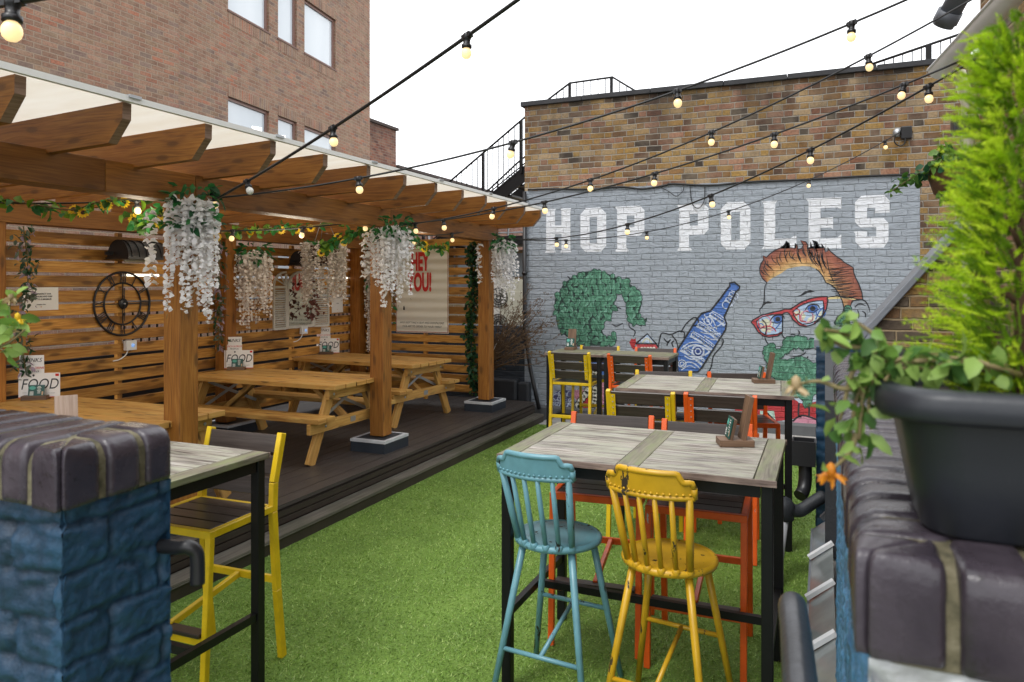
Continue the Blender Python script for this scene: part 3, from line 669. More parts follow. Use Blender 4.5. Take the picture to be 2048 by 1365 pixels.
# man: hair
P = Paint(1480, 470, .2198)
outer = [(245, 435), (205, 400), (182, 350), (178, 305), (192, 260), (215, 228), (208, 188), (240, 205), (275, 172), (320, 140), (370, 118), (405, 92), (422, 58), (446, 78), (456, 118), (500, 122), (502, 75), (524, 103), (522, 130), (560, 125), (576, 95), (550, 50), (600, 65), (620, 98), (616, 126), (640, 112), (641, 66), (655, 108), (680, 106), (686, 82), (658, 50), (700, 65), (722, 108), (746, 116), (741, 85), (768, 120), (776, 156), (802, 146), (796, 115), (822, 150), (870, 190), (915, 220), (955, 255), (1000, 280), (1030, 298), (1036, 345), (1052, 390), (1085, 455), (1108, 520), (1118, 590)]
inner = [(1020, 600), (1000, 668), (945, 665), (930, 600), (905, 548), (870, 490), (830, 455), (780, 435), (755, 380), (720, 335), (680, 305), (630, 287), (570, 284), (500, 294), (430, 310), (385, 345), (330, 375), (285, 400), (255, 425)]
OU = [P.w(p, 1) for p in outer]; IN = [P.w(p, 1) for p in inner]
def dens(pts, k):
    L = [0]
    for a_, b2 in zip(pts[:-1], pts[1:]): L.append(L[-1] + (b2 - a_).length)
    out = []
    for i in range(k):
        s_ = L[-1] * i / (k - 1); j = max(q for q in range(len(L)) if L[q] <= s_ + 1e-9); j = min(j, len(pts) - 2)
        out.append(pts[j].lerp(pts[j + 1], (s_ - L[j]) / max(1e-6, L[j + 1] - L[j])))
    return out
A = OU; NI = len(A); B_ = list(reversed(IN)); base = dens(B_, NI)
vs, fs, cols, uvs = [], [], [], []
K = 5; g = random.Random(4); ramp_ = [(.25, .075, .058), (.33, .115, .068), (.45, .20, .088), (.60, .33, .13), (.66, .46, .21)]
for i in range(NI):
    sh = g.uniform(.85, 1.15); tail = i / (NI - 1)
    for k in range(K):
        p = A[i].lerp(base[i], k / (K - 1)); vs.append(p); c_ = ramp_[k]
        if tail > .9: c_ = ramp_[min(k, 1)]
        elif tail > .75: c_ = tuple(.55 * x + .45 * y for x, y in zip(c_, ramp_[1]))
        cols.append(tuple(x * sh for x in c_))
for i in range(NI - 1):
    for k in range(K - 1): a = i * K + k; fs.append((a, a + 1, a + K + 1, a + K))
P.b.add(vs, fs, 0, [[uvw(vs[i]) for i in f] for f in fs]); nh = len(P.b.v)
P.line(outer, .012, 1, 2, n=0); P.line([outer[-1], (1020, 600), (1000, 668), (945, 665), (930, 600), (905, 548), (870, 490), (830, 455), (780, 435), (755, 380), (720, 335), (690, 308)], .012, 1, 2, n=0)
for k in range(30):
    i = 3 + int(k * (NI - 16) / 30); q = i / NI; a_, b2 = outer[i], (inner[::-1][min(len(inner) - 1, int(q * len(inner)))])
    f0, f1 = g.uniform(.08, .3), g.uniform(.5, .85); lp = lambda f: (a_[0] + (b2[0] - a_[0]) * f, a_[1] + (b2[1] - a_[1]) * f)
    m0, m2 = lp(f0), lp(f1); P.line([m0, ((m0[0] + m2[0]) / 2 - g.uniform(8, 22), (m0[1] + m2[1]) / 2 + 4), m2], .011, 1, 2.2, taper=True)
for k in range(22):
    y = 300 + k * 13; x0 = 760 + max(0, (y - 420)) * .75 + g.uniform(0, 60); P.line([(x0, y), (x0 + 60, y + g.uniform(2, 12)), (x0 + g.uniform(110, 200), y - g.uniform(2, 16))], .009, 1, 2.2, taper=True)
P.b.col = [c_ for c_ in cols] + [(.1, .1, .1)] * (len(P.b.v) - nh)
P.done('painted_quiff', [hairm, pm['line']])
# man: glasses, face lines
P = Paint(1480, 470, .2198)
FO = [(100, 795), (125, 770), (200, 730), (300, 705), (370, 690), (410, 675), (460, 675), (500, 650), (560, 610), (640, 580), (730, 562), (795, 562), (800, 600), (785, 680), (740, 760), (680, 810), (600, 835), (540, 825), (480, 770), (450, 720), (430, 705), (400, 712), (388, 722), (388, 880), (385, 892), (340, 922), (260, 931), (210, 920), (160, 880), (130, 825)]
L1 = [(150, 785), (200, 748), (290, 727), (382, 722), (386, 800), (384, 878), (340, 903), (240, 913), (190, 885), (160, 835)]; L2 = [(480, 700), (540, 650), (620, 615), (700, 600), (755, 598), (765, 660), (750, 730), (700, 780), (640, 805), (570, 815), (530, 790), (495, 740)]
P.shape(FO, 0, 1.2); P.shape(L1, 1, 2); P.shape(L2, 1, 2)
P.shape([(160, 800), (240, 760), (300, 800), (280, 890), (200, 880)], 2, 2.3); P.shape([(486, 705), (560, 680), (600, 740), (560, 805), (520, 780)], 2, 2.3); P.shape([(620, 760), (745, 690), (740, 740), (690, 780), (600, 806)], 2, 2.3)
for c_, r, mm in (((225, 790), .075, 3), ((610, 745), .10, 1), ((610, 745), .07, 3), ((515, 700), .035, 0), ((735, 710), .05, 4), ((190, 830), .03, 4)): P.ring(c_, r, .014, mm, 2.8, 16)
for l, mm in (([(165, 800), (185, 850), (230, 830), (290, 840), (330, 880)], 0), ([(500, 740), (540, 725), (550, 780), (600, 790)], 0), ([(320, 860), (370, 800), (384, 780)], 4), ([(690, 770), (720, 700), (760, 660)], 4), ([(240, 905), (250, 860), (300, 870)], 3), ([(200, 770), (235, 810), (240, 860), (228, 915)], 5)): P.line(l, .014, mm, 2.9)
for c_, r in (((345, 768), .055), ((662, 672), .058)):
    P.disc(c_, r, 4, 3.2); P.disc(c_, r * .55, 5, 3.5); P.line([(c_[0] - 75, c_[1] + 20), (c_[0] - 30, c_[1] - 32), (c_[0] + 40, c_[1] - 34), (c_[0] + 62, c_[1] - 4)], .018, 5, 3.3, taper=True); P.line([(c_[0] - 60, c_[1] + 26), (c_[0], c_[1] + 36), (c_[0] + 50, c_[1] + 4)], .01, 5, 3.3)
P.line(FO, .014, 5, 3, n=0, closed=True); P.line(L2, .012, 5, 3.8, n=0, closed=True); P.line(L1, .01, 5, 3.8, n=0, closed=True)
P.shape([(800, 572), (880, 560), (980, 570), (1080, 588), (1050, 594), (940, 580), (802, 588)], 6, 1.4); P.line([(800, 570), (880, 558), (980, 568), (1082, 588)], .008, 5, 2.2)
P.shape([(208, 645), (225, 612), (255, 604), (300, 614), (280, 622), (240, 625), (222, 640)], 5, 1.4); P.shape([(488, 570), (550, 548), (590, 514), (640, 505), (684, 516), (610, 530), (570, 552)], 5, 1.4)
for l in ([(245, 435), (226, 480), (220, 600), (205, 650), (180, 682), (190, 722)], [(225, 930), (240, 970), (268, 1005)], [(380, 890), (395, 930), (440, 952)], [(460, 908), (480, 904), (505, 910)], [(525, 868), (540, 885), (535, 910)], [(450, 1102), (520, 1105), (580, 1085), (602, 1060)], [(1020, 600), (1085, 588), (1135, 602), (1168, 650), (1182, 705)], [(1048, 662), (1065, 638), (1100, 630), (1145, 645)], [(1068, 680), (1080, 720), (1078, 762)], [(1110, 695), (1140, 715), (1140, 752)], [(620, 1105), (610, 1125)]): P.line(l, .016, 5, 1.6, taper=True)
P.done('painted_glasses_and_face', [pm['redl'], pm['sky'], pm['cream'], pm['pink'], pm['blue'], pm['line'], pm['yellow']])
P = Paint(1480, 470, .2198)
BE = [(225, 1080), (240, 1020), (275, 1005), (305, 1020), (330, 1050), (370, 1038), (390, 990), (430, 960), (490, 930), (540, 930), (580, 950), (680, 960), (700, 1020), (600, 1020), (520, 1015), (480, 1030), (430, 1065), (372, 1076), (366, 1130), (400, 1150), (440, 1172), (455, 1130), (520, 1108), (580, 1120), (620, 1150), (680, 1170), (760, 1200), (780, 1330), (720, 1400), (640, 1500), (600, 1560), (540, 1480), (440, 1400), (350, 1330), (250, 1250), (240, 1170)]
P.shape(BE, 0, 1); P.leaves(BE, 8.0, .075, 1.6, LV, 0, 31)
SB = [(945, 670), (990, 665), (1010, 690), (1000, 740), (965, 790), (1030, 822), (870, 822), (865, 790), (885, 745), (930, 720)]
P.shape(SB, 0, 1); P.leaves(SB, 8.0, .07, 1.6, LV, 0, 33); P.line(SB, .012, 1, 4.5, n=0, closed=True)
P.done('painted_hop_beard', [pm['leafdark'], pm['line'], pm['leafa'], pm['leafb'], pm['leafc'], pm['leafd']])
P = Paint(0, 0, 1)
P.shape([(1470, 818), (1545, 806), (1585, 797), (1600, 806), (1622, 806), (1650, 800), (1650, 842), (1600, 836), (1560, 842), (1470, 846)], 0, .6); P.shape([(1585, 842), (1605, 831), (1622, 833), (1650, 844), (1650, 849), (1585, 849)], 1, 1); P.shape([(1584, 793), (1598, 806), (1614, 809), (1640, 800), (1640, 794), (1612, 798)], 2, 1); P.shape([(1520, 822), (1548, 822), (1552, 846), (1520, 846)], 4, 1)
for l in ([(1598, 806), (1597, 830), (1603, 834)], [(1619, 806), (1618, 832)], [(1585, 843), (1605, 831), (1640, 842)], [(1532, 824), (1550, 842)]): P.line(l, .02, 3, 2)
P.done('painted_red_shirt', [pm['red'], pm['pink'], pm['pale'], pm['line'], painted_brick('mural_mint', (.42, .58, .50), .08)])
settle(mural_b, (-3.92, WY, 0))
# ---------------------------------------------------------------- office block on the left
off = thing('office_building', 'tall brown brick office block with square pale windows rising behind the pergola', 'building')
DV = Vector((-.132, .991, 0)); DV.normalize(); P0 = Vector((-10.2, 9.1, 0)); NV = Vector((DV.y, -DV.x, 0))
def fp(t_, z, d=0): return P0 + DV * t_ + NV * d + Vector((0, 0, z))
cols = [(1.51, 2.83), (3.15, 3.87), (4.18, 5.57)]; rws = [(1.35, 2.57), (4.19, 5.41), (7.04, 8.26), (9.9, 11.1)]
def facade(b):
    xs = [-1] + [v for c_ in cols for v in c_] + [7.4]; zs = [-3.2] + [v for r_ in rws for v in r_] + [15]
    for i in range(len(xs) - 1):
        for j in range(len(zs) - 1):
            if i % 2 == 1 and j % 2 == 1:
                x0, x1, z0, z1 = xs[i], xs[i + 1], zs[j], zs[j + 1]; d = -.12
                for q, uv in (((fp(x0, z0), fp(x0, z0, d), fp(x0, z1, d), fp(x0, z1)), [(0, z0), (-d, z0), (-d, z1), (0, z1)]), ((fp(x1, z0, d), fp(x1, z0), fp(x1, z1), fp(x1, z1, d)), [(0, z0), (-d, z0), (-d, z1), (0, z1)]),
                              ((fp(x0, z0), fp(x1, z0), fp(x1, z0, d), fp(x0, z0, d)), None), ((fp(x0, z1, d), fp(x1, z1, d), fp(x1, z1), fp(x0, z1)), None)): b.quad(*q, uv=uv)
                continue
            x0, x1, z0, z1 = xs[i], xs[i + 1], zs[j], zs[j + 1]
            b.quad(fp(x0, z0), fp(x1, z0), fp(x1, z1), fp(x0, z1), uv=[(x0, z0), (x1, z0), (x1, z1), (x0, z1)])
    a = fp(7.4, 0); e = a - NV * 12
    b.quad(Vector((a.x, a.y, -3.2)), Vector((e.x, e.y, -3.2)), Vector((e.x, e.y, 15)), Vector((a.x, a.y, 15)), uv=[(0, -3.2), (12, -3.2), (12, 15), (0, 15)])
    b.wbox((-16, -6, -3.2), (-10, 9.08, 15), skip=('-x',))
part('wall', facade, m_office, off)
m_sold = brick('soldier_bricks', offb, (.34, .255, .185), .225, .072, .010, bump=.8, wob=.001)
m_frame = plain('window_frame_brown', (.22, .125, .10), .45, var=.1); 
t = NT('office_glass'); lw = t.node('ShaderNodeLayerWeight'); lw.inputs[0].default_value = .35
gz = t.noise(t.mapping(t.obj(), (1, 1, .3)), .8, 2); t.set(Base_Color=t.ramp(gz.outputs[0], [(.3, (.48, .54, .59)), (.7, (.64, .69, .73))]), Roughness=.06); t.b.inputs['Specular IOR Level'].default_value = .8; m_glass = t.mat
m_lamp = glow('ceiling_panel_light', (1, .98, .95), 1.3)
for zi, (z0, z1) in enumerate(rws):
    for ci, (x0, x1) in enumerate(cols):
        fr = MB()
        for a, c_ in (((x0, z0), (x1, z0 + .055)), ((x0, z1 - .055), (x1, z1)), ((x0, z0 + .055), (x0 + .055, z1 - .055)), ((x1 - .055, z0 + .055), (x1, z1 - .055))):
            q = [fp(a[0], a[1], -.05), fp(c_[0], a[1], -.05), fp(c_[0], c_[1], -.05), fp(a[0], c_[1], -.05)]; q2 = [p - NV * .06 for p in q]
            fr.add(q + q2, [(0, 1, 2, 3), (1, 0, 4, 5), (2, 1, 5, 6), (3, 2, 6, 7), (0, 3, 7, 4)])
        for a, c_ in (((x0 - .03, z0 - .03), (x1 + .03, z0)),):
            q = [fp(a[0], a[1], .02), fp(c_[0], a[1], .02), fp(c_[0], c_[1], .03), fp(a[0], c_[1], .03)]; q2 = [p - NV * .10 for p in q]; fr.add(q + q2, [(0, 1, 2, 3), (1, 0, 4, 5), (2, 1, 5, 6), (3, 2, 6, 7), (0, 3, 7, 4)])
        f = fr.build('window', m_frame, off)
        pn = MB(); pn.quad(fp(x0 + .05, z0 + .05, -.085), fp(x1 - .05, z0 + .05, -.085), fp(x1 - .05, z1 - .05, -.085), fp(x0 + .05, z1 - .05, -.085)); pn.build('pane', m_glass, f)
        if zi == 1 and ci < 2:
            lp = MB(); xx = x0 + (.85 if ci == 0 else .06); lp.poly([fp(xx, z0 + .80, -.082), fp(xx + .34, z0 + .66, -.082), fp(xx + .34, z0 + .87, -.082), fp(xx, z0 + .83, -.082)]); lp.build('ceiling_light', m_lamp, f)
        so_ = MB(); so_.quad(fp(x0, z1 + .002, .006), fp(x1, z1 + .002, .006), fp(x1, z1 + .225, .006), fp(x0, z1 + .225, .006), uv=[(x0, 0), (x1, 0), (x1, .225), (x0, .225)])
        so_.build('lintel', m_sold, f); so_ = MB(); so_.quad(fp(x0, z0 - .255, .006), fp(x1, z0 - .255, .006), fp(x1, z0 - .032, .006), fp(x0, z0 - .032, .006), uv=[(x0, 0), (x1, 0), (x1, .225), (x0, .225)]); so_.build('sill_course', m_sold, f)
settle(off, (-10.2, 9.1, -3.2))
# darker red brick building further off
rb = thing('brick_building', 'sooty dark red brick building beyond the office block with a long low parapet', 'building')
part('wall', lambda b: (b.wbox((-20, 15.2, -3.2), (-11.5, 18.24, 6.31)), b.wbox((-20, 18.24, -3.2), (-11.52, 40, 5.25), skip=('-y',))), m_red, rb)
part('coping', lambda b: (b.box((-11.85, 15.2, 6.312), (-11.44, 18.3, 6.39)), b.box((-11.85, 18.31, 5.252), (-11.46, 40, 5.33))), plain('sooty_coping', (.06, .045, .04), .9, var=.4), rb)
settle(rb, (-11.5, 18, -3.2))
tb = thing('brick_building', 'low tan brick building with grey guard rail seen between pergola roof and grey wall', 'building')
part('wall', lambda b: b.wbox((-9.8, 13.9, -3.2), (-4.3, 20, 2.55)), m_tan, tb)
part('roof_edge', lambda b: b.box((-9.8, 13.8, 1.72), (-4.3, 13.9, 1.84)), m_lead, tb)
def grail(b):
    for z in (2.7, 2.9, 3.1, 3.3): b.tube([(-9.8, 13.75, z), (-4.3, 13.75, z)], .018, 6)
    x = -9.7
    while x < -4.3: b.tube([(x, 13.75, 1.84), (x, 13.75, 3.35)], .022, 6); x += .62
    x = -9.7
part('guard_rail', grail, m_steel, tb)
m_dull = plain('dull_glass', (.30, .36, .40), .15)
for x in (-9.2, -8.2, -7.2, -6.2, -5.15): part('window', lambda b: b.box((x, 13.87, 2.0), (x + .55, 13.9, 2.48)), m_dull, tb)
settle(tb, (-7, 13.9, -3.2))
# fire escape behind the wall
fe = thing('fire_escape', 'black steel fire escape stair climbing behind the brick wall to its roof', 'stair')
def rail_line(Y, pts, drop, step=.135):
    def f(b):
        P = [Vector((x, Y, z)) for x, z in pts]; b.tube(P, .02, 6)
        for p, q in zip(P[:-1], P[1:]):
            n = max(1, int((q - p).length / step))
            for i in range(n): a = p.lerp(q, i / n); b.bar(a, a - Vector((0, 0, drop)), .014, .014, up=(0, 1, 0))
        low = [p - Vector((0, 0, drop - .06)) for p in P]; b.tube(low, .014, 6)
    return f
part('handrail', rail_line(13.1, [(-8.2, 3.07), (-5.34, 5.08), (-4.43, 5.64), (-3.6, 5.66), (-3.2, 5.38), (-2.6, 5.0)], .95), m_black, fe)
part('handrail', rail_line(14.0, [(-8.2, 2.5), (-5.9, 4.35), (-4.6, 5.25), (-3.9, 5.3)], .9), m_black, fe)
for x, z in ((-7.6, 3.49), (-6.24, 4.45), (-5.42, 5.02), (-4.43, 5.63), (-3.62, 5.66)): part('newel', lambda b: b.bar((x, 13.1, z), (x, 13.1, z - 1.02), .05, .05, up=(0, 1, 0)), m_black, fe)
for Y in (13.15, 13.95): part('stringer', lambda b: b.bar((-8.2, Y, 1.98), (-4.4, Y, 4.68), .05, .26), m_black, fe)
def treads(b):
    for i in range(14): x = -8.0 + i * .262; z = 2.08 + i * .186; b.box((x, 13.17, z), (x + .25, 13.93, z + .035))
part('tread', treads, m_black, fe)
part('landing', lambda b: (b.box((-5.9, 13.0, 2.62), (-3.95, 14.2, 2.78)), b.box((-4.4, 13.0, 4.62), (-3.0, 14.2, 4.72))), m_black, fe)
settle(fe, (-6.2, 13.5, 2))
rr = thing('roof_railing', 'black metal railing standing on the brick building roof at upper right', 'railing')
part('rail', rail_line(12.0, [(.2, 4.98), (3.2, 5.76)], .75, .12), m_black, rr)
for x, z in ((1.36, 5.28), (.25, 5.0)): part('post', lambda b: b.bar((x, 12, z), (x, 12, z - .85), .06, .06, up=(0, 1, 0)), m_black, rr)
settle(rr, (1.5, 12, 4.36))
# low dark wall, condenser, pipe
tag(part('garden_wall', lambda b: b.wbox((-6.6, 9.62, -.6), (-3.925, 9.9, 1.24)), m_navy, None), 'low navy painted brick wall behind the dead shrub at the deck corner', 'wall')
tag(part('bitumen_upstand', lambda b: (b.box((-4.6, 9.42, .2), (-3.98, 9.6, .50)), b.box((-3.98, 9.45, .12), (-3.80, 9.565, .47))), m_felt, None, bevel=.03), 'black felt upstand at the foot of the low navy wall', 'upstand')
ac = thing('air_conditioner', 'cream two fan air conditioning unit behind the low navy wall', 'air conditioner')
m_cream = plain('cream_metal', (.52, .52, .43), .5)
part('casing', lambda b: (b.box((-5.02, 11.2, .75), (-4.28, 11.6, 1.92)), b.box((-4.88, 11.19, .8), (-4.2, 11.2, 1.72))), m_cream, ac, bevel=.02)
for z in (1.62, 1.18):
    def fan(b):
        c0 = Vector((-5.04, 11.19, z)); 
        for r_ in (.16, .12, .08, .04): b.tube([c0 + Vector((math.cos(2 * math.pi * k / 24) * r_, -.01, math.sin(2 * math.pi * k / 24) * r_)) for k in range(24)], .006, 5, closed=True)
        for k in range(16): a = 2 * math.pi * k / 16; b.tube([c0 + Vector((math.cos(a) * .03, -.012, math.sin(a) * .03)), c0 + Vector((math.cos(a + .4) * .17, -.012, math.sin(a + .4) * .17))], .005, 4)
    part('fan_grille', fan, m_plastic, ac)
part('side_panel', lambda b: b.box((-5.28, 11.19, .75), (-5.022, 11.6, 1.95)), plain('condenser_front', (.60, .60, .56), .5), ac)
settle(ac, (-4.7, 11.4, .75))
dp = thing('drainpipe', 'black drainpipe running down the left edge of the grey painted wall', 'pipe')
part('pipe', lambda b: b.tube([(-3.90, 9.545, 3.15), (-3.90, 9.545, 1.2), (-3.80, 9.53, .62), (-3.76, 9.53, .45), (-3.66, 9.5, .10)], .028, 10), m_plastic, dp)
for z in (2.75, 2.0, 1.45): part('bracket', lambda b: b.lathe([(.0, -.02), (.04, -.02), (.04, .02), (0, .02)], (-3.90, 9.545, z), 12), m_plastic, dp)
settle(dp, (-3.66, 9.5, .1))
pc = [on_y(u, v, WY - .02) for u, v in [(1056, 380), (1105, 378), (1180, 379), (1240, 374), (1285, 378), (1330, 371), (1345, 368), (1420, 371), (1500, 364), (1600, 360), (1720, 353), (1840, 349), (1890, 346)]]
wc = thing('wall_cable', 'sagging black cable run along the top edge of the grey paint', 'cable')
part('cable', lambda b: b.tube(spline(pc, 5), .013, 6), m_cable, wc)
part('loop', lambda b: (b.tube(spline([on_y(u, v, WY - .03) for u, v in [(1380, 372), (1382, 395), (1387, 412), (1396, 417), (1404, 411), (1409, 398), (1410, 372)]], 4), .006, 5), b.tube(spline([on_y(u, v, WY - .03) for u, v in [(1322, 375), (1340, 385), (1352, 393), (1365, 384), (1368, 374)]], 4), .005, 5)), m_cable, wc)
settle(wc, (-1, WY, 3.1))
wl = thing('wall_junction_box', 'small black junction box beside a round cable anchor on the brick wall', 'box')
jb = on_y(1812, 266, WY - .03)
part('body', lambda b: (b.box(jb + Vector((-.055, -.03, -.075)), jb + Vector((.06, .03, .075))), b.lathe([(0, -.04), (.06, -.03), (.065, 0)], jb + Vector((0, -.03, .0)), 16, M=Matrix.Rotation(R(90), 3, 'X'))), m_plastic, wl, bevel=.012)
part('anchor_plate', lambda b: b.lathe([(0, .03), (.05, .026), (.052, 0)], on_y(1795, 266, WY), 18, M=Matrix.Rotation(R(90), 3, 'X')), m_steel, wl)
part('lead', lambda b: b.tube(spline([jb + Vector(p) for p in ((-.01, -.02, -.07), (-.02, -.02, -.13), (-.07, -.02, -.15), (-.12, -.02, -.10), (-.11, -.02, -.02))], 5), .008, 6), m_cable, wl)
settle(wl, tuple(jb))

# ---------------------------------------------------------------- building on the right: gutter, gable, lean-to
rbld = thing('brick_building', 'old brick house on the right with pale gutter, downpipe and lead trimmed gable', 'building')
A_ = Vector((.92, 5.52, 0)); B_ = Vector((1.62, -.6, 0))
def rwall(b):
    L = (B_ - A_).length
    b.quad((A_.x, A_.y, -.3), (B_.x, B_.y, -.3), (B_.x, B_.y, 7), (A_.x, A_.y, 7), uv=[(0, -.3), (L, -.3), (L, 7), (0, 7)])
    b.quad((A_.x + 3, A_.y, -.3), (A_.x, A_.y, -.3), (A_.x, A_.y, 7), (A_.x + 3, A_.y, 7), uv=[(3, -.3), (0, -.3), (0, 7), (3, 7)])
    b.quad((B_.x, B_.y, -.3), (B_.x + 3, B_.y, -.3), (B_.x + 3, B_.y, 7), (B_.x, B_.y, 7), uv=[(3, -.3), (0, -.3), (0, 7), (3, 7)])
part('wall', rwall, m_stock_near, rbld)
GA, GB = Vector((.70, 5.60, 3.28)), Vector((1.36, -.3, 3.28))
def gut(b):
    d = (GB - GA).normalized(); x = Vector((d.y, -d.x, 0)); x = -x if x.x > 0 else x
    ring = [(math.cos(a), math.sin(a)) for a in [R(180 + 180 * k / 10) for k in range(11)]]; r = .068; n = len(ring)
    V = [p + x * c_ * r + Vector((0, 0, s_ * r * .95)) for p in (GA, GB) for c_, s_ in ring]
    b.add(V, [(k, k + 1, n + k + 1, n + k) for k in range(n - 1)], smooth=True); b.add([V[k] for k in range(n)], [tuple(range(n))])
    V2 = [p + x * c_ * r * .93 + Vector((0, 0, s_ * r * .88 + .002)) for p in (GA, GB) for c_, s_ in ring]; b.add(V2, [(k + 1, k, n + k, n + k + 1) for k in range(n - 1)], smooth=True)
    for e in (-1, 1): b.tube([GA + x * e * r, GB + x * e * r], .009, 6)
part('gutter', gut, plain('pale_pvc_gutter', (.84, .85, .87), .35, var=.08), rbld)
part('downpipe', lambda b: b.tube([(.80, 5.50, 3.22), (.84, 5.44, 3.0), (.84, 5.44, .2)], .04, 12), plain('cream_pvc_pipe', (.60, .57, .44), .4, var=.1), rbld)
part('vent_pipe', lambda b: (b.tube([(.76, 5.9, 3.66), (1.26, 5.2, 4.6)], .07, 14), b.tube([(.77, 5.885, 3.68), (.80, 5.84, 3.74)], .082, 14)), plain('dark_grey_pipe', (.10, .11, .13), .5), rbld)
GY = 5.50
def gz(x): return 1.61 + (x - .25) * 1.245
def gable(b):
    P = [(-.05, .0), (1.25, .0), (1.25, gz(1.25) - .08), (.22, gz(.22) - .08), (.22, 1.45), (-.05, 1.44)]
    b.poly([Vector((x, GY, z)) for x, z in P], 0, (), uvw)
    b.quad((-.05, GY + .22, 0), (-.05, GY, 0), (-.05, GY, 1.46), (-.05, GY + .22, 1.46), uv=[(0, 0), (.22, 0), (.22, 1.46), (0, 1.46)])
part('gable_wall', gable, m_stock_near, rbld)
def leadf(b):
    for (x0, z0), (x1, z1) in (((.20, gz(.20) + .02), (1.25, gz(1.25) + .02)),):
        a = [Vector((x0, GY - .035, z0 - .15)), Vector((x1, GY - .035, z1 - .15)), Vector((x1, GY - .035, z1 - .075)), Vector((x0, GY - .035, z0 - .075))]; c_ = [p + Vector((-.015, .10, .012)) for p in a]
        b.add(a + c_, [(0, 1, 2, 3), (3, 2, 6, 7), (1, 0, 4, 5), (0, 3, 7, 4)])
    b.add([(-.07, GY - .03, 1.44), (.10, GY - .03, 1.475), (.22, GY - .03, 1.43), (.27, GY - .03, 1.52), (-.07, GY + .25, 1.50), (.10, GY + .25, 1.52), (.25, GY + .25, 1.53), (.25, GY - .045, 1.36), (.34, GY - .045, 1.44), (.30, GY - .045, 1.55)], [(0, 1, 5, 4), (1, 2, 6, 5), (2, 3, 6), (2, 7, 8, 9, 3)])
    b.quad((-.07, GY - .032, 1.40), (.22, GY - .032, 1.40), (.22, GY - .032, 1.44), (-.07, GY - .032, 1.46))
part('lead_flashing', leadf, m_lead, rbld, bevel=.008)
def lean(b):
    b.add([(.0, GY - .01, 1.425), (1.3, GY - .01, 1.435), (1.4, 4.5, 1.20), (.0, 4.5, 1.19), (.0, 4.5, .3), (1.4, 4.5, .3), (0, GY - .01, .3)], [(0, 3, 2, 1), (3, 4, 5, 2), (3, 0, 6, 4)])
part('felt_roof', lean, m_felt, rbld)
settle(rbld, (.95, 5.5, -.3))
# rough blue pier in front of the gable
class Relief:
    """old hand-laid bricks under thick paint: a face whose courses, joints and chips are modelled"""
    def __init__(s, row, wid, seed): s.row, s.wid, s.seed = row, wid, seed
    def h(s, u, v):
        n1 = noise.noise(Vector((u * 9, v * 9, s.seed))); vv = v + .018 * noise.noise(Vector((u * 4.5, s.seed + 4, v * 2))) + .008 * n1
        r = math.floor(vv / s.row); fv = vv / s.row - r; off = (.5 if r % 2 else 0) + .13 * noise.noise(Vector((r * 3.7, s.seed, 0)))
        uu = u / s.wid + off; fu = uu - math.floor(uu); c = math.floor(uu)
        ev = min(fv, 1 - fv) * s.row; eu = min(fu, 1 - fu) * s.wid
        e = min(ev, eu * .9); j = min(1, max(0, (e - .001) / .008)); j = j * j * (3 - 2 * j)
        tilt = .004 * noise.noise(Vector((c * 5.1, r * 3.3, s.seed + 9))) * (fv - .5) * 2
        proud = .007 * noise.noise(Vector((c * 2.3 + 7, r * 1.7, s.seed)))
        ch = max(0, noise.noise(Vector((u * 17, v * 26, s.seed + 6))) - .12)
        rough = .005 * noise.noise(Vector((u * 26, v * 46, s.seed + 2))) + .0036 * noise.noise(Vector((u * 75, v * 125, s.seed + 3))) + .0016 * noise.noise(Vector((u * 190, v * 260, s.seed + 5))) - .020 * ch
        return -.008 * (1 - j) + j * (proud + tilt) + rough
    def face(s, b, o, ud, vd, nd, U, V, m=0, u0=0, step=.006, edge=True):
        o, ud, vd, nd = map(Vector, (o, ud, vd, nd)); nu, nv = max(2, int(U / step)), max(2, int(V / step)); vs = []; uvs = []
        for j in range(nv + 1):
            for i in range(nu + 1):
                u, v = U * i / nu, V * j / nv; vs.append(o + ud * u + vd * v + nd * (s.h(u + u0, v))); uvs.append((u + u0, v))
        fs = [(j * (nu + 1) + i, j * (nu + 1) + i + 1, (j + 1) * (nu + 1) + i + 1, (j + 1) * (nu + 1) + i) for j in range(nv) for i in range(nu)]
        b.add(vs, fs, m, [[uvs[k] for k in f] for f in fs], smooth=True)
def gloss(name, c0, c1, dk, rough=.42):
    t = NT(name); o = t.obj(); n = t.noise(o, 16, 5, .6); n2 = t.noise(t.mapping(o, (1, 1, .25)), 7, 4)
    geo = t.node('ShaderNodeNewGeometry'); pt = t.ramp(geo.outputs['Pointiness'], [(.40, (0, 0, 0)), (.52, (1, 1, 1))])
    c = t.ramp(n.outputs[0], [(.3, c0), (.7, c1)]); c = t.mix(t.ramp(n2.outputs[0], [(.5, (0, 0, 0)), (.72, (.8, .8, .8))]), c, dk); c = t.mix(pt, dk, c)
    t.set(Base_Color=c, Roughness=rough); t.bump(t.noise(o, 150, 5, .7).outputs[0], .6, .004); return t.mat
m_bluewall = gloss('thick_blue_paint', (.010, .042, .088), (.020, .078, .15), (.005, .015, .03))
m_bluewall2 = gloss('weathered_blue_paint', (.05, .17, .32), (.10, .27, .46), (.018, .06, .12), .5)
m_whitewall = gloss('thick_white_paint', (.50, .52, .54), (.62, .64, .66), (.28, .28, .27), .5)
pier = MB(); rl = Relief(.085, .23, 5.0)
rl.face(pier, (-.055, 5.36, .02), (1, 0, 0), (0, 0, 1), (0, -1, 0), .36, 1.40, step=.016); rl.face(pier, (-.055, 5.48, .02), (0, -1, 0), (0, 0, 1), (-1, 0, 0), .12, 1.40, step=.016)
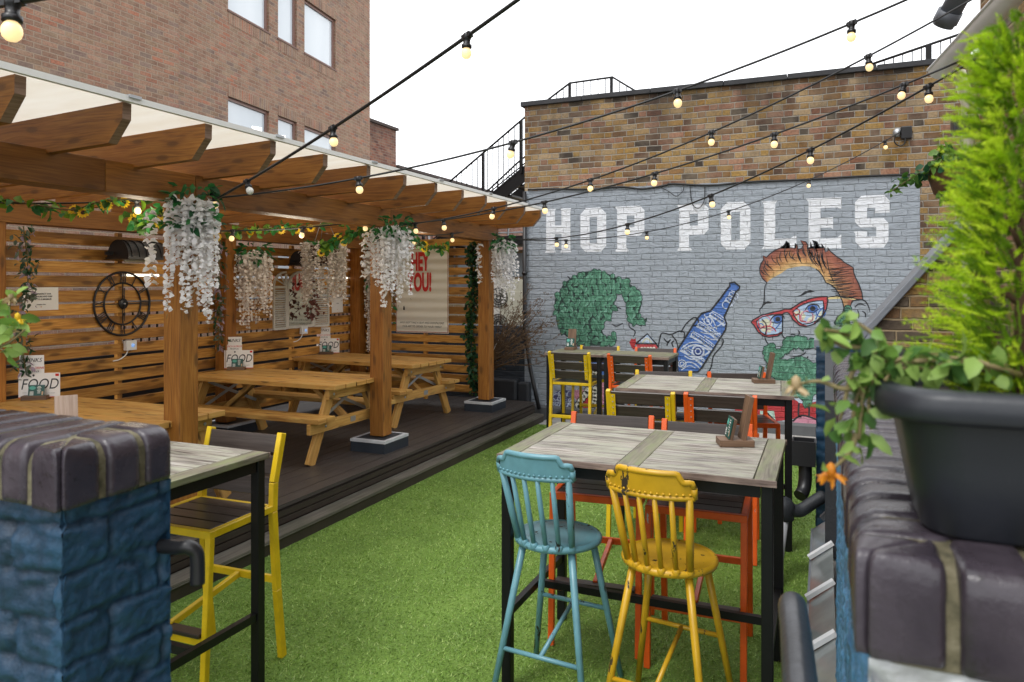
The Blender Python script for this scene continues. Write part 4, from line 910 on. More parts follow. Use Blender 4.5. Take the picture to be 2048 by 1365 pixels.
pier.quad((-.055, 5.36, 1.42), (.305, 5.36, 1.42), (.305, 5.48, 1.42), (-.055, 5.48, 1.42)); tag(pier.build('brick_pier', m_bluewall, None), 'rough blue painted brick pier at the foot of the lead trimmed gable', 'pier')
# ---------------------------------------------------------------- parapet walls with bullnose brick-on-edge coping
def cop_mat():
    t = NT('engineering_brick'); o = t.obj(); n = t.noise(o, 8, 5, .6); n2 = t.noise(o, 70, 4, .7); gi = t.node('ShaderNodeNewGeometry')
    c = t.ramp(n.outputs[0], [(.3, (.018, .013, .018)), (.55, (.046, .036, .045)), (.75, (.085, .070, .085))])
    c = t.mix(t.math('MULTIPLY', gi.outputs['Random Per Island'], .45), c, (.05, .045, .06)); c = t.mix(t.ramp(n2.outputs[0], [(.6, (0, 0, 0)), (.68, (.7, .7, .7))]), c, (.015, .012, .012))
    t.set(Base_Color=c, Roughness=t.ramp(n.outputs[0], [(.3, (.18, .18, .18)), (.7, (.36, .36, .36))])); t.bump(t.math('ADD', n2.outputs[0], t.math('MULTIPLY', n.outputs[0], .6)), .35, .004); return t.mat
m_cop = cop_mat()
t = NT('mossy_mortar'); o = t.obj(); n = t.noise(o, 25, 5, .7); c = t.ramp(n.outputs[0], [(.3, (.03, .03, .015)), (.5, (.12, .105, .06)), (.66, (.19, .17, .11)), (.8, (.12, .16, .03))]); t.set(Base_Color=c, Roughness=.9); t.bump(n.outputs[0], .8, .008); m_mortar = t.mat
cg = random.Random(17)
def rbrick(b, lo, hi, rad, m=0, seg=9, jit=.0012, fm=None):
    """rounded brick; rad = radii at (-x,+x,-y,+y,-z,+z)"""
    lo, hi = Vector(lo), Vector(hi); sd = cg.random() * 50; idx = {}; vs = []; fs = []
    jx = Vector((cg.gauss(0, jit), cg.gauss(0, jit), cg.gauss(0, jit)))
    def vert(i, j, k):
        key = (i, j, k)
        if key in idx: return idx[key]
        p = Vector([lo[a] + (hi[a] - lo[a]) * (.5 - .5 * math.cos(math.pi * c_ / seg)) for a, c_ in enumerate(key)]); q = p.copy(); e = Vector((0, 0, 0)); sh = Vector((0, 0, 0))
        for a in range(3):
            r0, r1 = rad[2 * a], rad[2 * a + 1]
            if p[a] < lo[a] + r0: q[a] = lo[a] + r0; sh[a] = r0; e[a] = (p[a] - q[a]) / r0
            elif p[a] > hi[a] - r1: q[a] = hi[a] - r1; sh[a] = r1; e[a] = (p[a] - q[a]) / r1
        if e.length > 1: e.normalize()
        p = q + Vector([e[a] * sh[a] for a in range(3)])
        nn = noise.noise(p * 28 + Vector((sd, 0, 0))) * .0010 + noise.noise(p * 95 + Vector((sd, 0, 0))) * .0007
        d = (p - (lo + hi) / 2).normalized(); p = p + d * nn + jx; p = fm(p) if fm else p; vs.append(p); idx[key] = len(vs) - 1; return idx[key]
    S = seg
    for a in range(S):
        for c_ in range(S):
            fs += [(vert(a, c_, 0), vert(a, c_ + 1, 0), vert(a + 1, c_ + 1, 0), vert(a + 1, c_, 0)), (vert(a, c_, S), vert(a + 1, c_, S), vert(a + 1, c_ + 1, S), vert(a, c_ + 1, S)),
                   (vert(a, 0, c_), vert(a + 1, 0, c_), vert(a + 1, 0, c_ + 1), vert(a, 0, c_ + 1)), (vert(a, S, c_), vert(a, S, c_ + 1), vert(a + 1, S, c_ + 1), vert(a + 1, S, c_)),
                   (vert(0, a, c_), vert(0, a, c_ + 1), vert(0, a + 1, c_ + 1), vert(0, a + 1, c_)), (vert(S, a, c_), vert(S, a + 1, c_), vert(S, a + 1, c_ + 1), vert(S, a, c_ + 1))]
    b.add(vs, fs, m, smooth=True)
ZC, HC, RB, e_ = 1.478, .104, .037, .005
lw_ = thing('parapet_wall', 'blue painted brick parapet pier with rounded dark coping at lower left foreground', 'wall')
rl = Relief(.0765, .228, 2.0)
def lwall(b):
    rl.face(b, (-2.2, .81, 0.6), (1, 0, 0), (0, 0, 1), (0, -1, 0), 1.05, .878, step=.0065)
    rl.face(b, (-1.15, .81, 0.6), (0, 1, 0), (0, 0, 1), (1, 0, 0), .215, .878, u0=1.05, step=.0055)
    b.quad((-2.2, 1.025, 0), (-1.15, 1.025, 0), (-1.15, 1.025, 1.478), (-2.2, 1.025, 1.478)); b.quad((-2.2, .812, 0), (-1.152, .812, 0), (-1.152, .812, .61), (-2.2, .812, .61)); b.quad((-1.152, .812, 0), (-1.152, 1.025, 0), (-1.152, 1.025, .61), (-1.152, .812, .61))
part('wall', lwall, m_bluewall, lw_)
def lcop(b):
    y0, y1, xe = .797, 1.036, -1.138
    mi = lambda p: Vector((xe - (xe - p.x) * min(1, max(.04, (p.y - y0) / .113)), p.y, p.z)); mr_ = lambda p: Vector((p.x, y0 + (p.y - y0) * (min(1, max(.03, (xe - p.x) / .24)) if xe - p.x < .113 else 1), p.z))
    for k in range(3):
        w_ = .0685; ya = y0 + .011 + k * .0765
        rbrick(b, (xe - .113, ya, ZC), (xe, ya + w_, ZC + HC), (e_, RB, .009, .02 if k == 2 else .009, e_, RB), fm=mi if k < 2 else None)
    x = xe - .010
    while x > -2.2: rbrick(b, (x - .0685, y0, ZC), (x, y1, ZC + HC), (.009, .009, RB, RB, e_, RB), fm=mr_ if x > xe - .12 else None); x -= .0765
part('coping', lcop, m_cop, lw_)
part('coping_mortar', lambda b: rbrick(b, (-2.2, .803, ZC - .004), (-1.146, 1.03, ZC + HC - .006), (e_, RB, RB, RB, e_, RB), seg=24), m_mortar, lw_)
settle(lw_, (-1.5, .9, 0))
rw_ = thing('parapet_wall', 'blue sided parapet wall with rounded dark coping at lower right carrying the black planter', 'wall')
rl2 = Relief(.0765, .228, 7.0)
def rwf(b):
    rl2.face(b, (.04, 3.0, .3), (0, -1, 0), (0, 0, 1), (-1, 0, 0), 2.19, 1.178, 0, step=.010)
    rl2.face(b, (.04, .81, .9), (1, 0, 0), (0, 0, 1), (0, -1, 0), .5, .578, 1, step=.006)
    b.quad((.04, 3.0, 0), (.255, 3.0, 0), (.255, 3.0, 1.478), (.04, 3.0, 1.478)); b.quad((.255, 3, 0), (.255, .81, 0), (.255, .81, 1.478), (.255, 3, 1.478))
part('wall', rwf, [m_bluewall2, m_whitewall], rw_)
def rcop(b):
    x0, x1, ye = .027, .268, .797
    mi = lambda p: Vector((p.x, ye + (p.y - ye) * min(1, max(.04, (p.x - x0) / .113)), p.z)); mr_ = lambda p: Vector((x0 + (p.x - x0) * (min(1, max(.03, (p.y - ye) / .24)) if p.y - ye < .113 else 1), p.y, p.z))
    for k in range(3):
        w_ = .0685; xa = x0 + .013 + k * .0765
        rbrick(b, (xa, ye, ZC), (xa + w_, ye + .113, ZC + HC), (.008, .008, .026, e_, e_, .026), fm=mi if k < 2 else None)
    y = ye + .010
    while y < 2.95: rbrick(b, (x0, y, ZC), (x1, y + .0685, ZC + HC), (RB, RB, .009, .009, e_, RB), fm=mr_ if y < ye + .12 else None); y += .0765
part('coping', rcop, m_cop, rw_)
part('coping_mortar', lambda b: rbrick(b, (.033, .803, ZC - .004), (.262, 2.99, ZC + HC - .006), (RB, RB, RB, e_, e_, RB), seg=24), m_mortar, rw_)
settle(rw_, (.15, 1.8, 0))
# handrails
hr = thing('handrail', 'stout dark grey tubular handrail end beside the right parapet wall', 'handrail')
part('rail', lambda b: b.tube(spline([(-.052, 1.37, 1.285), (-.05, 1.32, 1.30), (-.04, 1.2, 1.30), (-.02, .9, 1.31)], 6), [.019] + [.0235] * 18, 18), plain('worn_grey_rail', (.04, .043, .05), .3, .2, var=.5, bump=.2), hr, )
part('bracket', lambda b: b.tube([(-.03, 1.05, 1.29), (.0, 1.05, 1.22), (.045, 1.05, 1.22)], .011, 8), m_plastic, hr)
settle(hr, (-.03, 1.1, 1.3))
hl = thing('handrail', 'short curled black iron handrail end fixed to the blue pier', 'handrail')
part('rail', lambda b: b.tube(spline([(-1.16, 1.01, 1.352)] + [tuple(on_x(u, v, x)) for u, v, x in ((356, 1095, -1.12), (376, 1094, -1.10), (392, 1105, -1.09), (395, 1130, -1.088), (395, 1168, -1.088))], 6), .0135, 12), m_plastic, hl)
settle(hl, (-1.13, 1.01, 1.27))
# rainwater parts, glazed strip at the foot of the right wall
hop = thing('rainwater_hopper', 'square black rainwater hopper and elbow beside the blue pier', 'hopper')
def hopf(b):
    x0, x1, y0, y1 = -.20, -.055, 5.12, 5.27
    for a, c_ in (((x0, y0, .66), (x1, y0 + .01, .82)), ((x0, y1 - .01, .66), (x1, y1, .82)), ((x0, y0 + .01, .66), (x0 + .01, y1 - .01, .82)), ((x1 - .01, y0 + .01, .66), (x1, y1 - .01, .82)), ((x0 + .01, y0 + .01, .66), (x1 - .01, y1 - .01, .67))): b.box(a, c_)
part('hopper', hopf, m_plastic, hop)
part('elbow', lambda b: b.tube(spline([(-.12, 5.18, .66), (-.12, 5.17, .56), (-.13, 5.14, .50), (-.15, 5.10, .47)], 5), .042, 14), m_plastic, hop)
settle(hop, (-.13, 5.2, .66))
gp = thing('waste_pipe', 'pale grey waste pipe with black taped joint standing on the turf by the right wall', 'pipe')
part('pipe', lambda b: b.tube([(-.255, 4.85, .40), (-.30, 4.72, .0)], .05, 14), plain('pale_pipe', (.45, .46, .48), .5, var=.2), gp)
part('taped_joint', lambda b: (b.lathe([(.03, -.08), (.075, -.06), (.07, -.02), (.085, .02), (.06, .06), (.02, .08)], (-.25, 4.87, .44), 12), b.tube(spline([(-.22, 4.87, .45), (-.15, 4.9, .43), (-.08, 4.95, .47), (.0, 5.0, .52)], 4), [.04] * 12 + [.03], 10)), m_felt, gp)
settle(gp, (-.3, 4.75, 0))
gl = thing('glazed_strip', 'narrow sloping glazed strip with pale bars along the foot of the right wall', 'skylight')
part('pane', lambda b: b.quad((-.07, 2.6, .30), (.04, 2.6, .385), (.04, 5.0, .385), (-.07, 5.0, .30)), plain('dusty_glass', (.17, .19, .19), .12, var=.4), gl)
for y in (2.75, 3.28, 3.85, 4.42): part('glazing_bar', lambda b: b.bar((-.085, y, .315), (.04, y + .03, .405), .03, .02), plain('white_glazing_bar', (.62, .64, .66), .45), gl)
part('frame', lambda b: (b.bar((-.075, 2.5, .26), (-.075, 5.02, .26), .014, .07), b.quad((-.07, 2.5, 0), (-.07, 5.02, 0), (-.07, 5.02, .26), (-.07, 2.5, .26)), b.bar((-.02, 5.04, .36), (.04, 5.04, .42), .05, .03)), m_lead, gl)
settle(gl, (-.02, 3.8, 0))
tag(part('crumpled_lead', lambda b: b.poly([Vector(p) for p in ((-.08, 2.38, .34), (.04, 2.30, .45), (.045, 2.64, .43), (-.06, 2.66, .36))]), m_lead, None), 'crumpled lead sheet at the near end of the glazed strip', 'flashing')

# ---------------------------------------------------------------- slatted bar chairs
def build_chair(label):
    t_ = thing('bar_chair', label, 'bar chair', group='slatted bar chairs')
    T = .030
    for s_ in (-1, 1):
        x = s_ * .222
        def rear(b):
            pts = [(x, .275, 0), (x, .235, .35), (x, .205, .74), (x, .212, .88), (x, .272, 1.11)]
            for a, c_ in zip(pts[:-1], pts[1:]): b.bar(a, c_, T, .038, up=(0, 1, 0))
            b.add([(x - s_ * .015, .228, .81), (x - s_ * .052, .228, .81), (x - s_ * .052, .290, 1.085), (x - s_ * .015, .290, 1.085)], [(0, 1, 2, 3)])
            for k in range(7):
                z = .825 + k * .041; y = .231 + (z - .81) * .2285; b.lathe([(0, -.004), (.005, -.002), (.006, .002)], (x - s_ * .034, y, z), 6, m=1, M=Matrix.Rotation(R(-90), 3, 'X'))
        part('leg', rear, [m_yellow, m_bolt], t_, bevel=.003, segs=1)
        part('leg', lambda b: b.bar((x * 1.0, -.245, 0), (x, -.205, .742), T, T, up=(0, 1, 0)), m_yellow, t_, bevel=.003, segs=1)
    def fr(b):
        b.bar((-.237, -.205, .757), (.237, -.205, .757), .030, .035); b.bar((-.207, .195, .757), (.207, .195, .757), .024, .030)
        for s_ in (-1, 1): b.bar((s_ * .222, -.19, .757), (s_ * .222, .19, .757), .030, .034)
    part('seat_frame', fr, m_yellow, t_, bevel=.003, segs=1)
    part('seat', lambda b: [b.bar((-.204, y, .764), (.204, y, .764), .086, .018) for y in (-.142, -.048, .046, .138)], m_comp, t_, bevel=.003, segs=1)
    part('backrest', lambda b: [b.bar((-.206, y, z), (.206, y, z), .02, .088, up=(0, .2, 1)) for y, z in ((.208, .858), (.230, .958), (.253, 1.058))], m_comp, t_, bevel=.003, segs=1)
    def st(b):
        b.bar((-.21, .228, .40), (.21, .228, .40), .024, .034); b.bar((0, .215, .40), (0, -.215, .33), .024, .032); b.bar((-.21, -.232, .30), (.21, -.232, .30), .024, .034)
    part('stretcher', st, m_yellow, t_, bevel=.003, segs=1)
    part('footrest', lambda b: b.bar((-.205, -.226, .328), (.205, -.226, .328), .06, .018), m_comp, t_, bevel=.003, segs=1)
    return t_
OR = {'yellow_paint': m_orange}
ch0 = build_chair('yellow slatted bar chair alone at left, at the table behind the blue pier')
ch0.location = (-2.69, 2.60, 0); ch0.rotation_euler = (0, 0, R(2))
for (x, y, rz, orange, lab) in [
    (-1.09, 3.78, 5, 1, 'left orange slatted bar chair across the front table from the stools'),
    (-.575, 3.745, 2, 1, 'right orange slatted bar chair across the front table, paint chipped off its seat edge'),
    (-1.19, 5.24, 184, 0, 'yellow slatted bar chair in front of the middle weathered table, back to the viewer'),
    (-.66, 5.30, 183, 1, 'orange slatted bar chair in front of the middle weathered table, back to the viewer'),
    (-1.21, 5.97, 12, 0, 'yellow slatted bar chair beyond the middle table, only its top slat showing'),
    (-.605, 6.10, 17, 1, 'orange slatted bar chair beyond the middle table, beside the painted red shirt'),
    (-2.555, 7.78, 181, 0, 'yellow slatted bar chair fully in view at the near left of the dark far table'),
    (-1.875, 7.77, 178, 1, 'orange slatted bar chair at the near right of the dark far table'),
    (-2.44, 8.15, 6, 0, 'yellow slatted bar chair between the far table and the mural, below the green painted hair'),
    (-1.785, 8.16, 4, 1, 'orange slatted bar chair between the far table and the mural, below the painted red lips')]:
    dup(ch0, None, (x, y, 0), R(rz), lab, OR if orange else None)

# ---------------------------------------------------------------- bar tables
def build_table(name, label, x0, x1, y0, y1, top, seams=1, zt=1.08, skew=0):
    c_ = ((x0 + x1) / 2, (y0 + y1) / 2); t_ = thing(name, label, 'bar table', (*c_, 0), skew, group='bar tables'); hx, hy = (x1 - x0) / 2, (y1 - y0) / 2; th = .028
    def tp(b):
        e = .085; zc = zt - th / 2; g = .0035
        edges = [-hx, -hx + e] + [hx - e, hx]
        b.bar((-hx + e / 2, -hy, zc), (-hx + e / 2, hy, zc), e - g, th, m=1); b.bar((hx - e / 2, -hy, zc), (hx - e / 2, hy, zc), e - g, th, m=1)
        mids = [0] if seams == 1 else []
        for mx_ in mids: b.bar((mx_, -hy + .03, zc), (mx_, hy - .03, zc), .095, th, m=1)
        spans = [(-hx + e, -.0475), (.0475, hx - e)] if mids else [(-hx + e, hx - e)]
        n = max(5, int(round((hy * 2) / .095))); bw = hy * 2 / n
        for a, c2 in spans:
            for k in range(n):
                y = -hy + bw * (k + .5); b.bar((a + g / 2, y, zc + rnd.uniform(-.0012, .0012)), (c2 - g / 2, y, zc + rnd.uniform(-.0012, .0012)), bw - .0022, th)
        if mids: b.bar((-.0475, -hy + .0145, zc - .001), (.0475, -hy + .0145, zc - .001), .028, th); b.bar((-.0475, hy - .0145, zc - .001), (.0475, hy - .0145, zc - .001), .028, th)
    part('tabletop', tp, [top, m_top2], t_, bevel=.003, segs=2)
    for s_ in (-1, 1): part('edge_strip', lambda b: b.bar((-hx - .002, s_ * (hy + .004), zt - th / 2 - .001), (hx + .002, s_ * (hy + .004), zt - th / 2 - .001), .007, th - .003), m_edge, t_)
    ix, iy = hx - .035, hy - .035; zl = zt - th
    for sx in (-1, 1):
        for sy in (-1, 1): part('leg', lambda b: b.bar((sx * ix, sy * iy, 0), (sx * ix, sy * iy, zl - .001), .045, .045, up=(0, 1, 0)), m_black, t_, bevel=.003, segs=1)
    def ap(b):
        for s_ in (-1, 1): b.bar((-ix + .026, s_ * iy, zl - .027), (ix - .026, s_ * iy, zl - .027), .03, .05); b.bar((s_ * ix, -iy + .026, zl - .027), (s_ * ix, iy - .026, zl - .027), .03, .05)
    part('apron', ap, m_black, t_)
    def fb_(b):
        for s_ in (-1, 1): b.bar((s_ * ix, -iy + .026, .345), (s_ * ix, iy - .026, .345), .028, .035)
        b.bar((-ix + .016, .0, .345), (ix - .016, .0, .345), .028, .035)
    part('foot_rail', fb_, m_black, t_)
    return t_
m_edge = wood('worn_table_edge', (.07, .045, .04), (.20, .135, .115), (.40, .32, .27), knots=.2, blotch=.6, wear=(.30, .22, .18), bump=.4)
m_top3 = wood('dark_weathered_top', (.10, .085, .06), (.21, .185, .135), (.32, .29, .21), knots=.2, blotch=.6, wear=(.17, .18, .09), bump=.35)
build_table('bar_table', 'pale weathered bar table in front with the round stools tucked against it', -1.37, -.175, 3.03, 3.85, m_top)
build_table('bar_table', 'pale weathered bar table in the middle of the right hand row', -1.455, -.215, 5.33, 6.16, m_top, skew=R(3))
build_table('bar_table', 'small mossy bar table nearest the mural, left one of the far pair', -2.88, -2.225, 7.65, 8.21, m_top3, seams=0)
build_table('bar_table', 'small mossy bar table nearest the mural, right one of the far pair', -2.215, -1.50, 7.65, 8.21, m_top3, seams=0)
build_table('bar_table', 'worn bar table half hidden behind the blue pier at left', -3.54, -2.335, 1.82, 2.63, m_top, seams=1)

# ---------------------------------------------------------------- round stools with spindle backs
def build_stool(label, pm_, nm):
    t_ = thing('bar_stool', label, 'bar stool', group='round spindle back stools'); ZS = .70
    part('seat', lambda b: b.lathe([(0, ZS + .004), (.13, ZS + .004), (.172, ZS + .007), (.178, ZS + .005), (.184, ZS + .010), (.196, ZS + .007), (.202, ZS - .004), (.198, ZS - .018), (.185, ZS - .024), (0, ZS - .02)], (0, 0, 0), 48), pm_, t_)
    pos = []
    for k, a in enumerate((45, 135, 225, 315)):
        ca, sa = math.cos(R(a)), math.sin(R(a)); p0, p1 = Vector((ca * .165, sa * .165, ZS - .015)), Vector((ca * .315, sa * .315, 0)); pos.append((p0, p1))
        part('leg', lambda b: b.tube([p0, p0.lerp(p1, .5), p1], [.0165, .0155, .0135], 14), pm_, t_)
    at = lambda k, z: pos[k][1].lerp(pos[k][0], z / (ZS - .015))
    def st(b):
        b.tube([at(0, .33), at(1, .33)], .0105, 10); b.tube([at(2, .22), at(3, .22)], .0105, 10); b.tube([(at(0, .33) + at(1, .33)) / 2, (at(2, .22) + at(3, .22)) / 2], .0105, 10)
    part('stretcher', st, pm_, t_)
    cx = lambda s_: .176 * s_; cy_ = lambda s_: -.285 + .055 * s_ * s_; zb = 1.025
    def top(s_):
        a = abs(s_); q = min(1, max(0, (.80 - a) / .14)); q = q * q * (3 - 2 * q); return zb + .062 + .034 * q + (-.02 if a > .96 else 0)
    for k in range(6):
        s_ = -1 + 2 * k / 5; a = R(-90) + R(43) * s_
        p0 = Vector((math.cos(a) * .19, math.sin(a) * .19, ZS)); p1 = Vector((cx(s_ * .9), cy_(s_ * .9), zb)); r_ = .0155 if k in (0, 5) else .0112
        def spn(b):
            b.tube([p0, p0.lerp(p1, .4) , p1], [r_ * .95, r_ * 1.05, r_ * .9], 12); b.lathe([(0, .02), (.016, .012), (.019, 0), (.016, -.012)], p0 + Vector((0, 0, .006)), 10)
        part('spindle', spn, pm_, t_)
    def crest(b):
        n = 44; S_ = [-1 + 2 * i / n for i in range(n + 1)]
        for off in (-.007, .007):
            V = []; 
            for s_ in S_: V += [Vector((cx(s_), cy_(s_) + off, zb)), Vector((cx(s_), cy_(s_) + off - .012, top(s_)))]
            F = [(2 * i, 2 * i + 2, 2 * i + 3, 2 * i + 1) for i in range(n)]
            b.add(V, F if off < 0 else [tuple(reversed(f)) for f in F], smooth=True)
        rim = [Vector((cx(s_), cy_(s_) - .012, top(s_))) for s_ in S_]; low = [Vector((cx(s_), cy_(s_), zb)) for s_ in S_]
        b.tube(rim, .0125, 10); b.tube(low, .0115, 10); b.tube([low[0], rim[0]], .0125, 10); b.tube([low[-1], rim[-1]], .0125, 10)
        for i in range(15):
            s_ = -.93 + 1.86 * i / 14; b.lathe([(0, .006), (.005, .003), (.006, 0)], (cx(s_), cy_(s_) - .012, zb + .016), 8, M=Matrix.Rotation(R(90), 3, 'X'))
    part('crest_rail', crest, pm_, t_)
    return t_
s1 = build_stool('pale blue round metal stool with spindle back at the front table', m_blue, 'blue'); s1.location = (-1.125, 3.16, 0); s1.rotation_euler = (0, 0, R(-5))
s2 = build_stool('mustard yellow round metal stool with spindle back at the front table', m_mustard, 'mustard'); s2.location = (-.605, 3.10, 0); s2.rotation_euler = (0, 0, R(-7))

# ---------------------------------------------------------------- picnic tables
def build_picnic(label, L=1.84):
    t_ = thing('picnic_table', label, 'picnic table', group='picnic tables on the deck'); H_ = .69; hl = L / 2
    part('tabletop', lambda b: [b.bar((-hl + rnd.uniform(-.004, .004), -.328 + k * .164, H_ - .02), (hl + rnd.uniform(-.004, .004), -.328 + k * .164, H_ - .02), .152, .042) for k in range(5)], m_table, t_, bevel=.005)
    for s_ in (-1, 1):
        def bench(b):
            for k in (0, 1): b.bar((-hl + .02, s_ * (.435 + k * .125), .40), (hl - .02, s_ * (.435 + k * .125), .40), .117, .042)
        part('bench', bench, m_table, t_, bevel=.005)
    for e in (-1, 1):
        x = e * (hl - .16)
        for s_ in (-1, 1):
            part('leg', lambda b: b.bar((x, s_ * .56, 0), (x, s_ * .25, H_ - .042), .042, .10, up=(1, 0, 0) if False else (0, 1, 0)), m_table, t_, bevel=.004)
        part('cross_rail', lambda b: (b.bar((x + e * .045, -.63, .33), (x + e * .045, .63, .33), .042, .095), b.bar((x + e * .045, -.37, H_ - .09), (x + e * .045, .37, H_ - .09), .042, .09)), m_table, t_, bevel=.004)
        def bolts(b):
            for y, z in ((-.42, .33), (.42, .33), (-.30, H_ - .09), (.30, H_ - .09)): b.lathe([(0, .006), (.012, .004), (.014, 0)], (x + e * .067, y, z), 10, M=Matrix.Rotation(R(90 * e), 3, 'Y'))
            b.bar((x + e * .068, -.05, .33), (x + e * .068, .03, .33), .002, .05)
        part('bolt', bolts, m_steel, t_)
        part('brace', lambda b: (b.bar((x - e * .03, -.40, .35), (x - e * .05, .28, H_ - .06), .006, .03), b.bar((x - e * .04, .40, .35), (x - e * .06, -.28, H_ - .06), .006, .03)), m_steel, t_)
        part('diagonal_strut', lambda b: b.bar((x - e * .02, 0, .33), (x - e * .42, 0, H_ - .06), .042, .07, up=(0, 1, 0)), m_table, t_)
    return t_
p1 = build_picnic('nearest timber picnic table at left, partly behind the front pergola post'); p1.location = (-4.89, 3.62, .25)
dup(p1, None, (-4.92, 5.75, .25), 0, 'middle timber picnic table between the two front pergola posts')
dup(p1, None, (-5.11, 7.52, .25), R(-4.5), 'farthest timber picnic table in the fence corner beside the printed banner')
# ---------------------------------------------------------------- menu holders
m_teal = plain('teal_card', (.012, .085, .07), .45, var=.3); m_tealo = plain('teal_light_print', (.10, .42, .34), .6, var=.1); m_print = plain('white_print', (.75, .78, .74), .6, var=.05); m_peach = plain('peach_print', (.65, .45, .28), .6)
def card_face(parent, w_, h_, y, z0, x0=0):
    """teal drinks card, front towards -y"""
    f = MB(); f.box((x0 - w_ / 2, y - .004, z0), (x0 + w_ / 2, y, z0 + h_)); c_ = f.build('menu_card', m_teal, parent)
    g = random.Random(8)
    def pr(b):
        yy = y - .0055
        for k in range(6):
            wd = g.uniform(.16, .28) * w_; zc = z0 + h_ * (.86 - .115 * k); b.quad((x0 + .17 * w_ - wd / 2, yy, zc - .02 * h_), (x0 + .17 * w_ + wd / 2, yy, zc - .02 * h_), (x0 + .17 * w_ + wd / 2, yy, zc + .035 * h_), (x0 + .17 * w_ - wd / 2, yy, zc + .035 * h_))
        for k in range(4): b.quad((x0 - .40 * w_, yy, z0 + h_ * (.10 + .09 * k)), (x0 - .16 * w_, yy, z0 + h_ * (.10 + .09 * k)), (x0 - .16 * w_, yy, z0 + h_ * (.155 + .09 * k)), (x0 - .40 * w_, yy, z0 + h_ * (.155 + .09 * k)))
        b.poly([(x0 - .24 * w_ + math.cos(2 * math.pi * k / 16) * .20 * w_, yy, z0 + h_ * .74 + math.sin(2 * math.pi * k / 16) * .16 * h_) for k in range(16)], 1)
        b.quad((x0 + .34 * w_, yy, z0 + .12 * h_), (x0 + .44 * w_, yy, z0 + .12 * h_), (x0 + .44 * w_, yy, z0 + .42 * h_), (x0 + .34 * w_, yy, z0 + .42 * h_), 2)
    part('print', pr, [m_print, m_tealo, m_peach], c_)
    return c_
def block_holder(label, loc, rz, wm=None):
    wm = wm or m_holder
    t_ = thing('menu_holder', label, 'menu holder', loc, rz, group='wooden menu blocks on the bar tables')
    part('base', lambda b: b.box((-.055, -.075, 0), (.055, .085, .032)), wm, t_, bevel=.003)
    part('back_board', lambda b: b.bar((0, .035, .015), (0, .075, .235), .095, .022, up=(0, 1, 0)), wm, t_, bevel=.002)
    part('card_board', lambda b: b.bar((0, -.025, .015), (0, .0, .128), .105, .014, up=(0, 1, 0)), wm, t_, bevel=.002)
    c_ = card_face(t_, .098, .098, 0, 0); c_.rotation_euler = (R(-12), 0, 0); c_.location = (0, -.030, .036)
    return t_
block_holder('menu block with teal card on the pale front bar table', (-.40, 3.62, 1.081), R(-72))
block_holder('menu block with teal card on the middle bar table', (-.445, 5.98, 1.081), R(-75))
block_holder('menu block with teal card on the far mossy bar table, face to the viewer', (-2.73, 8.11, 1.081), R(2))
block_holder('raw wood menu block on the bar table behind the blue pier', (-3.27, 2.33, 1.081), R(60), m_raw)
def menu_rack(label, loc, rz):
    t_ = thing('menu_rack', label, 'menu rack', loc, rz, group='paper menus standing on the picnic tables')
    part('base', lambda b: b.box((-.09, -.055, 0), (.09, .05, .034)), m_holder, t_, bevel=.003)
    d = part('drinks_menu', lambda b: (b.box((-.125, .030, .03), (.045, .034, .345)), b.box((-.12, .020, .03), (.05, .023, .265))), m_paper, t_)
    tx = lambda s_, sz, m_, p, sx=1, par=None: text_mesh(s_, sz, 'lettering', m_, par or t_, p, (R(90), 0, 0), .25, 'CENTER', sx)
    d['label'] = 'cream drinks menu with black heading and red lunch line'
    tx('DRINKS', .046, m_ink, (-.045, .0285, .305), .92, d); tx('LUNCH & DRINK', .026, m_red_ink, (-.035, .0185, .245), .85, d); tx('FROM £6', .022, m_ink, (-.03, .0185, .218), 1, d)
    f = part('food_menu', lambda b: (b.box((-.125, .008, .018), (.165, .012, .205)), b.box((-.125, .0075, .012), (.165, .012, .018), 1), b.box((.132, .0074, .178), (.157, .008, .198), 1)), [m_paper, m_red_ink], t_)
    tx('FOOD', .118, m_ink, (.02, .0072, .115), .78, f)
    def sm(b):
        g = random.Random(3)
        for k in range(7): x = -.10 + g.random() * .2; z = .035 + g.random() * .02; b.quad((x, .0072, z), (x + .03, .0072, z), (x + .03, .0072, z + .002), (x, .0072, z + .002))
        b.poly([(-.02 + math.cos(a) * .008, .0072, .188 + math.sin(a) * .009) for a in [2 * math.pi * k / 12 for k in range(12)]])
    part('small_print', sm, m_ink, f)
    c_ = card_face(t_, .115, .088, 0, 0); c_.location = (.01, -.030, .028); c_.rotation_euler = (R(-10), 0, R(-4))
    return t_
menu_rack('FOOD and DRINKS menus standing on the nearest picnic table at the left edge', (-5.70, 3.80, .941), R(38))
menu_rack('FOOD and DRINKS menus standing on the middle picnic table beside the rear post', (-5.72, 5.95, .941), R(33))
menu_rack('FOOD and DRINKS menus standing on the farthest picnic table under the mirror', (-5.92, 7.72, .941), R(28))
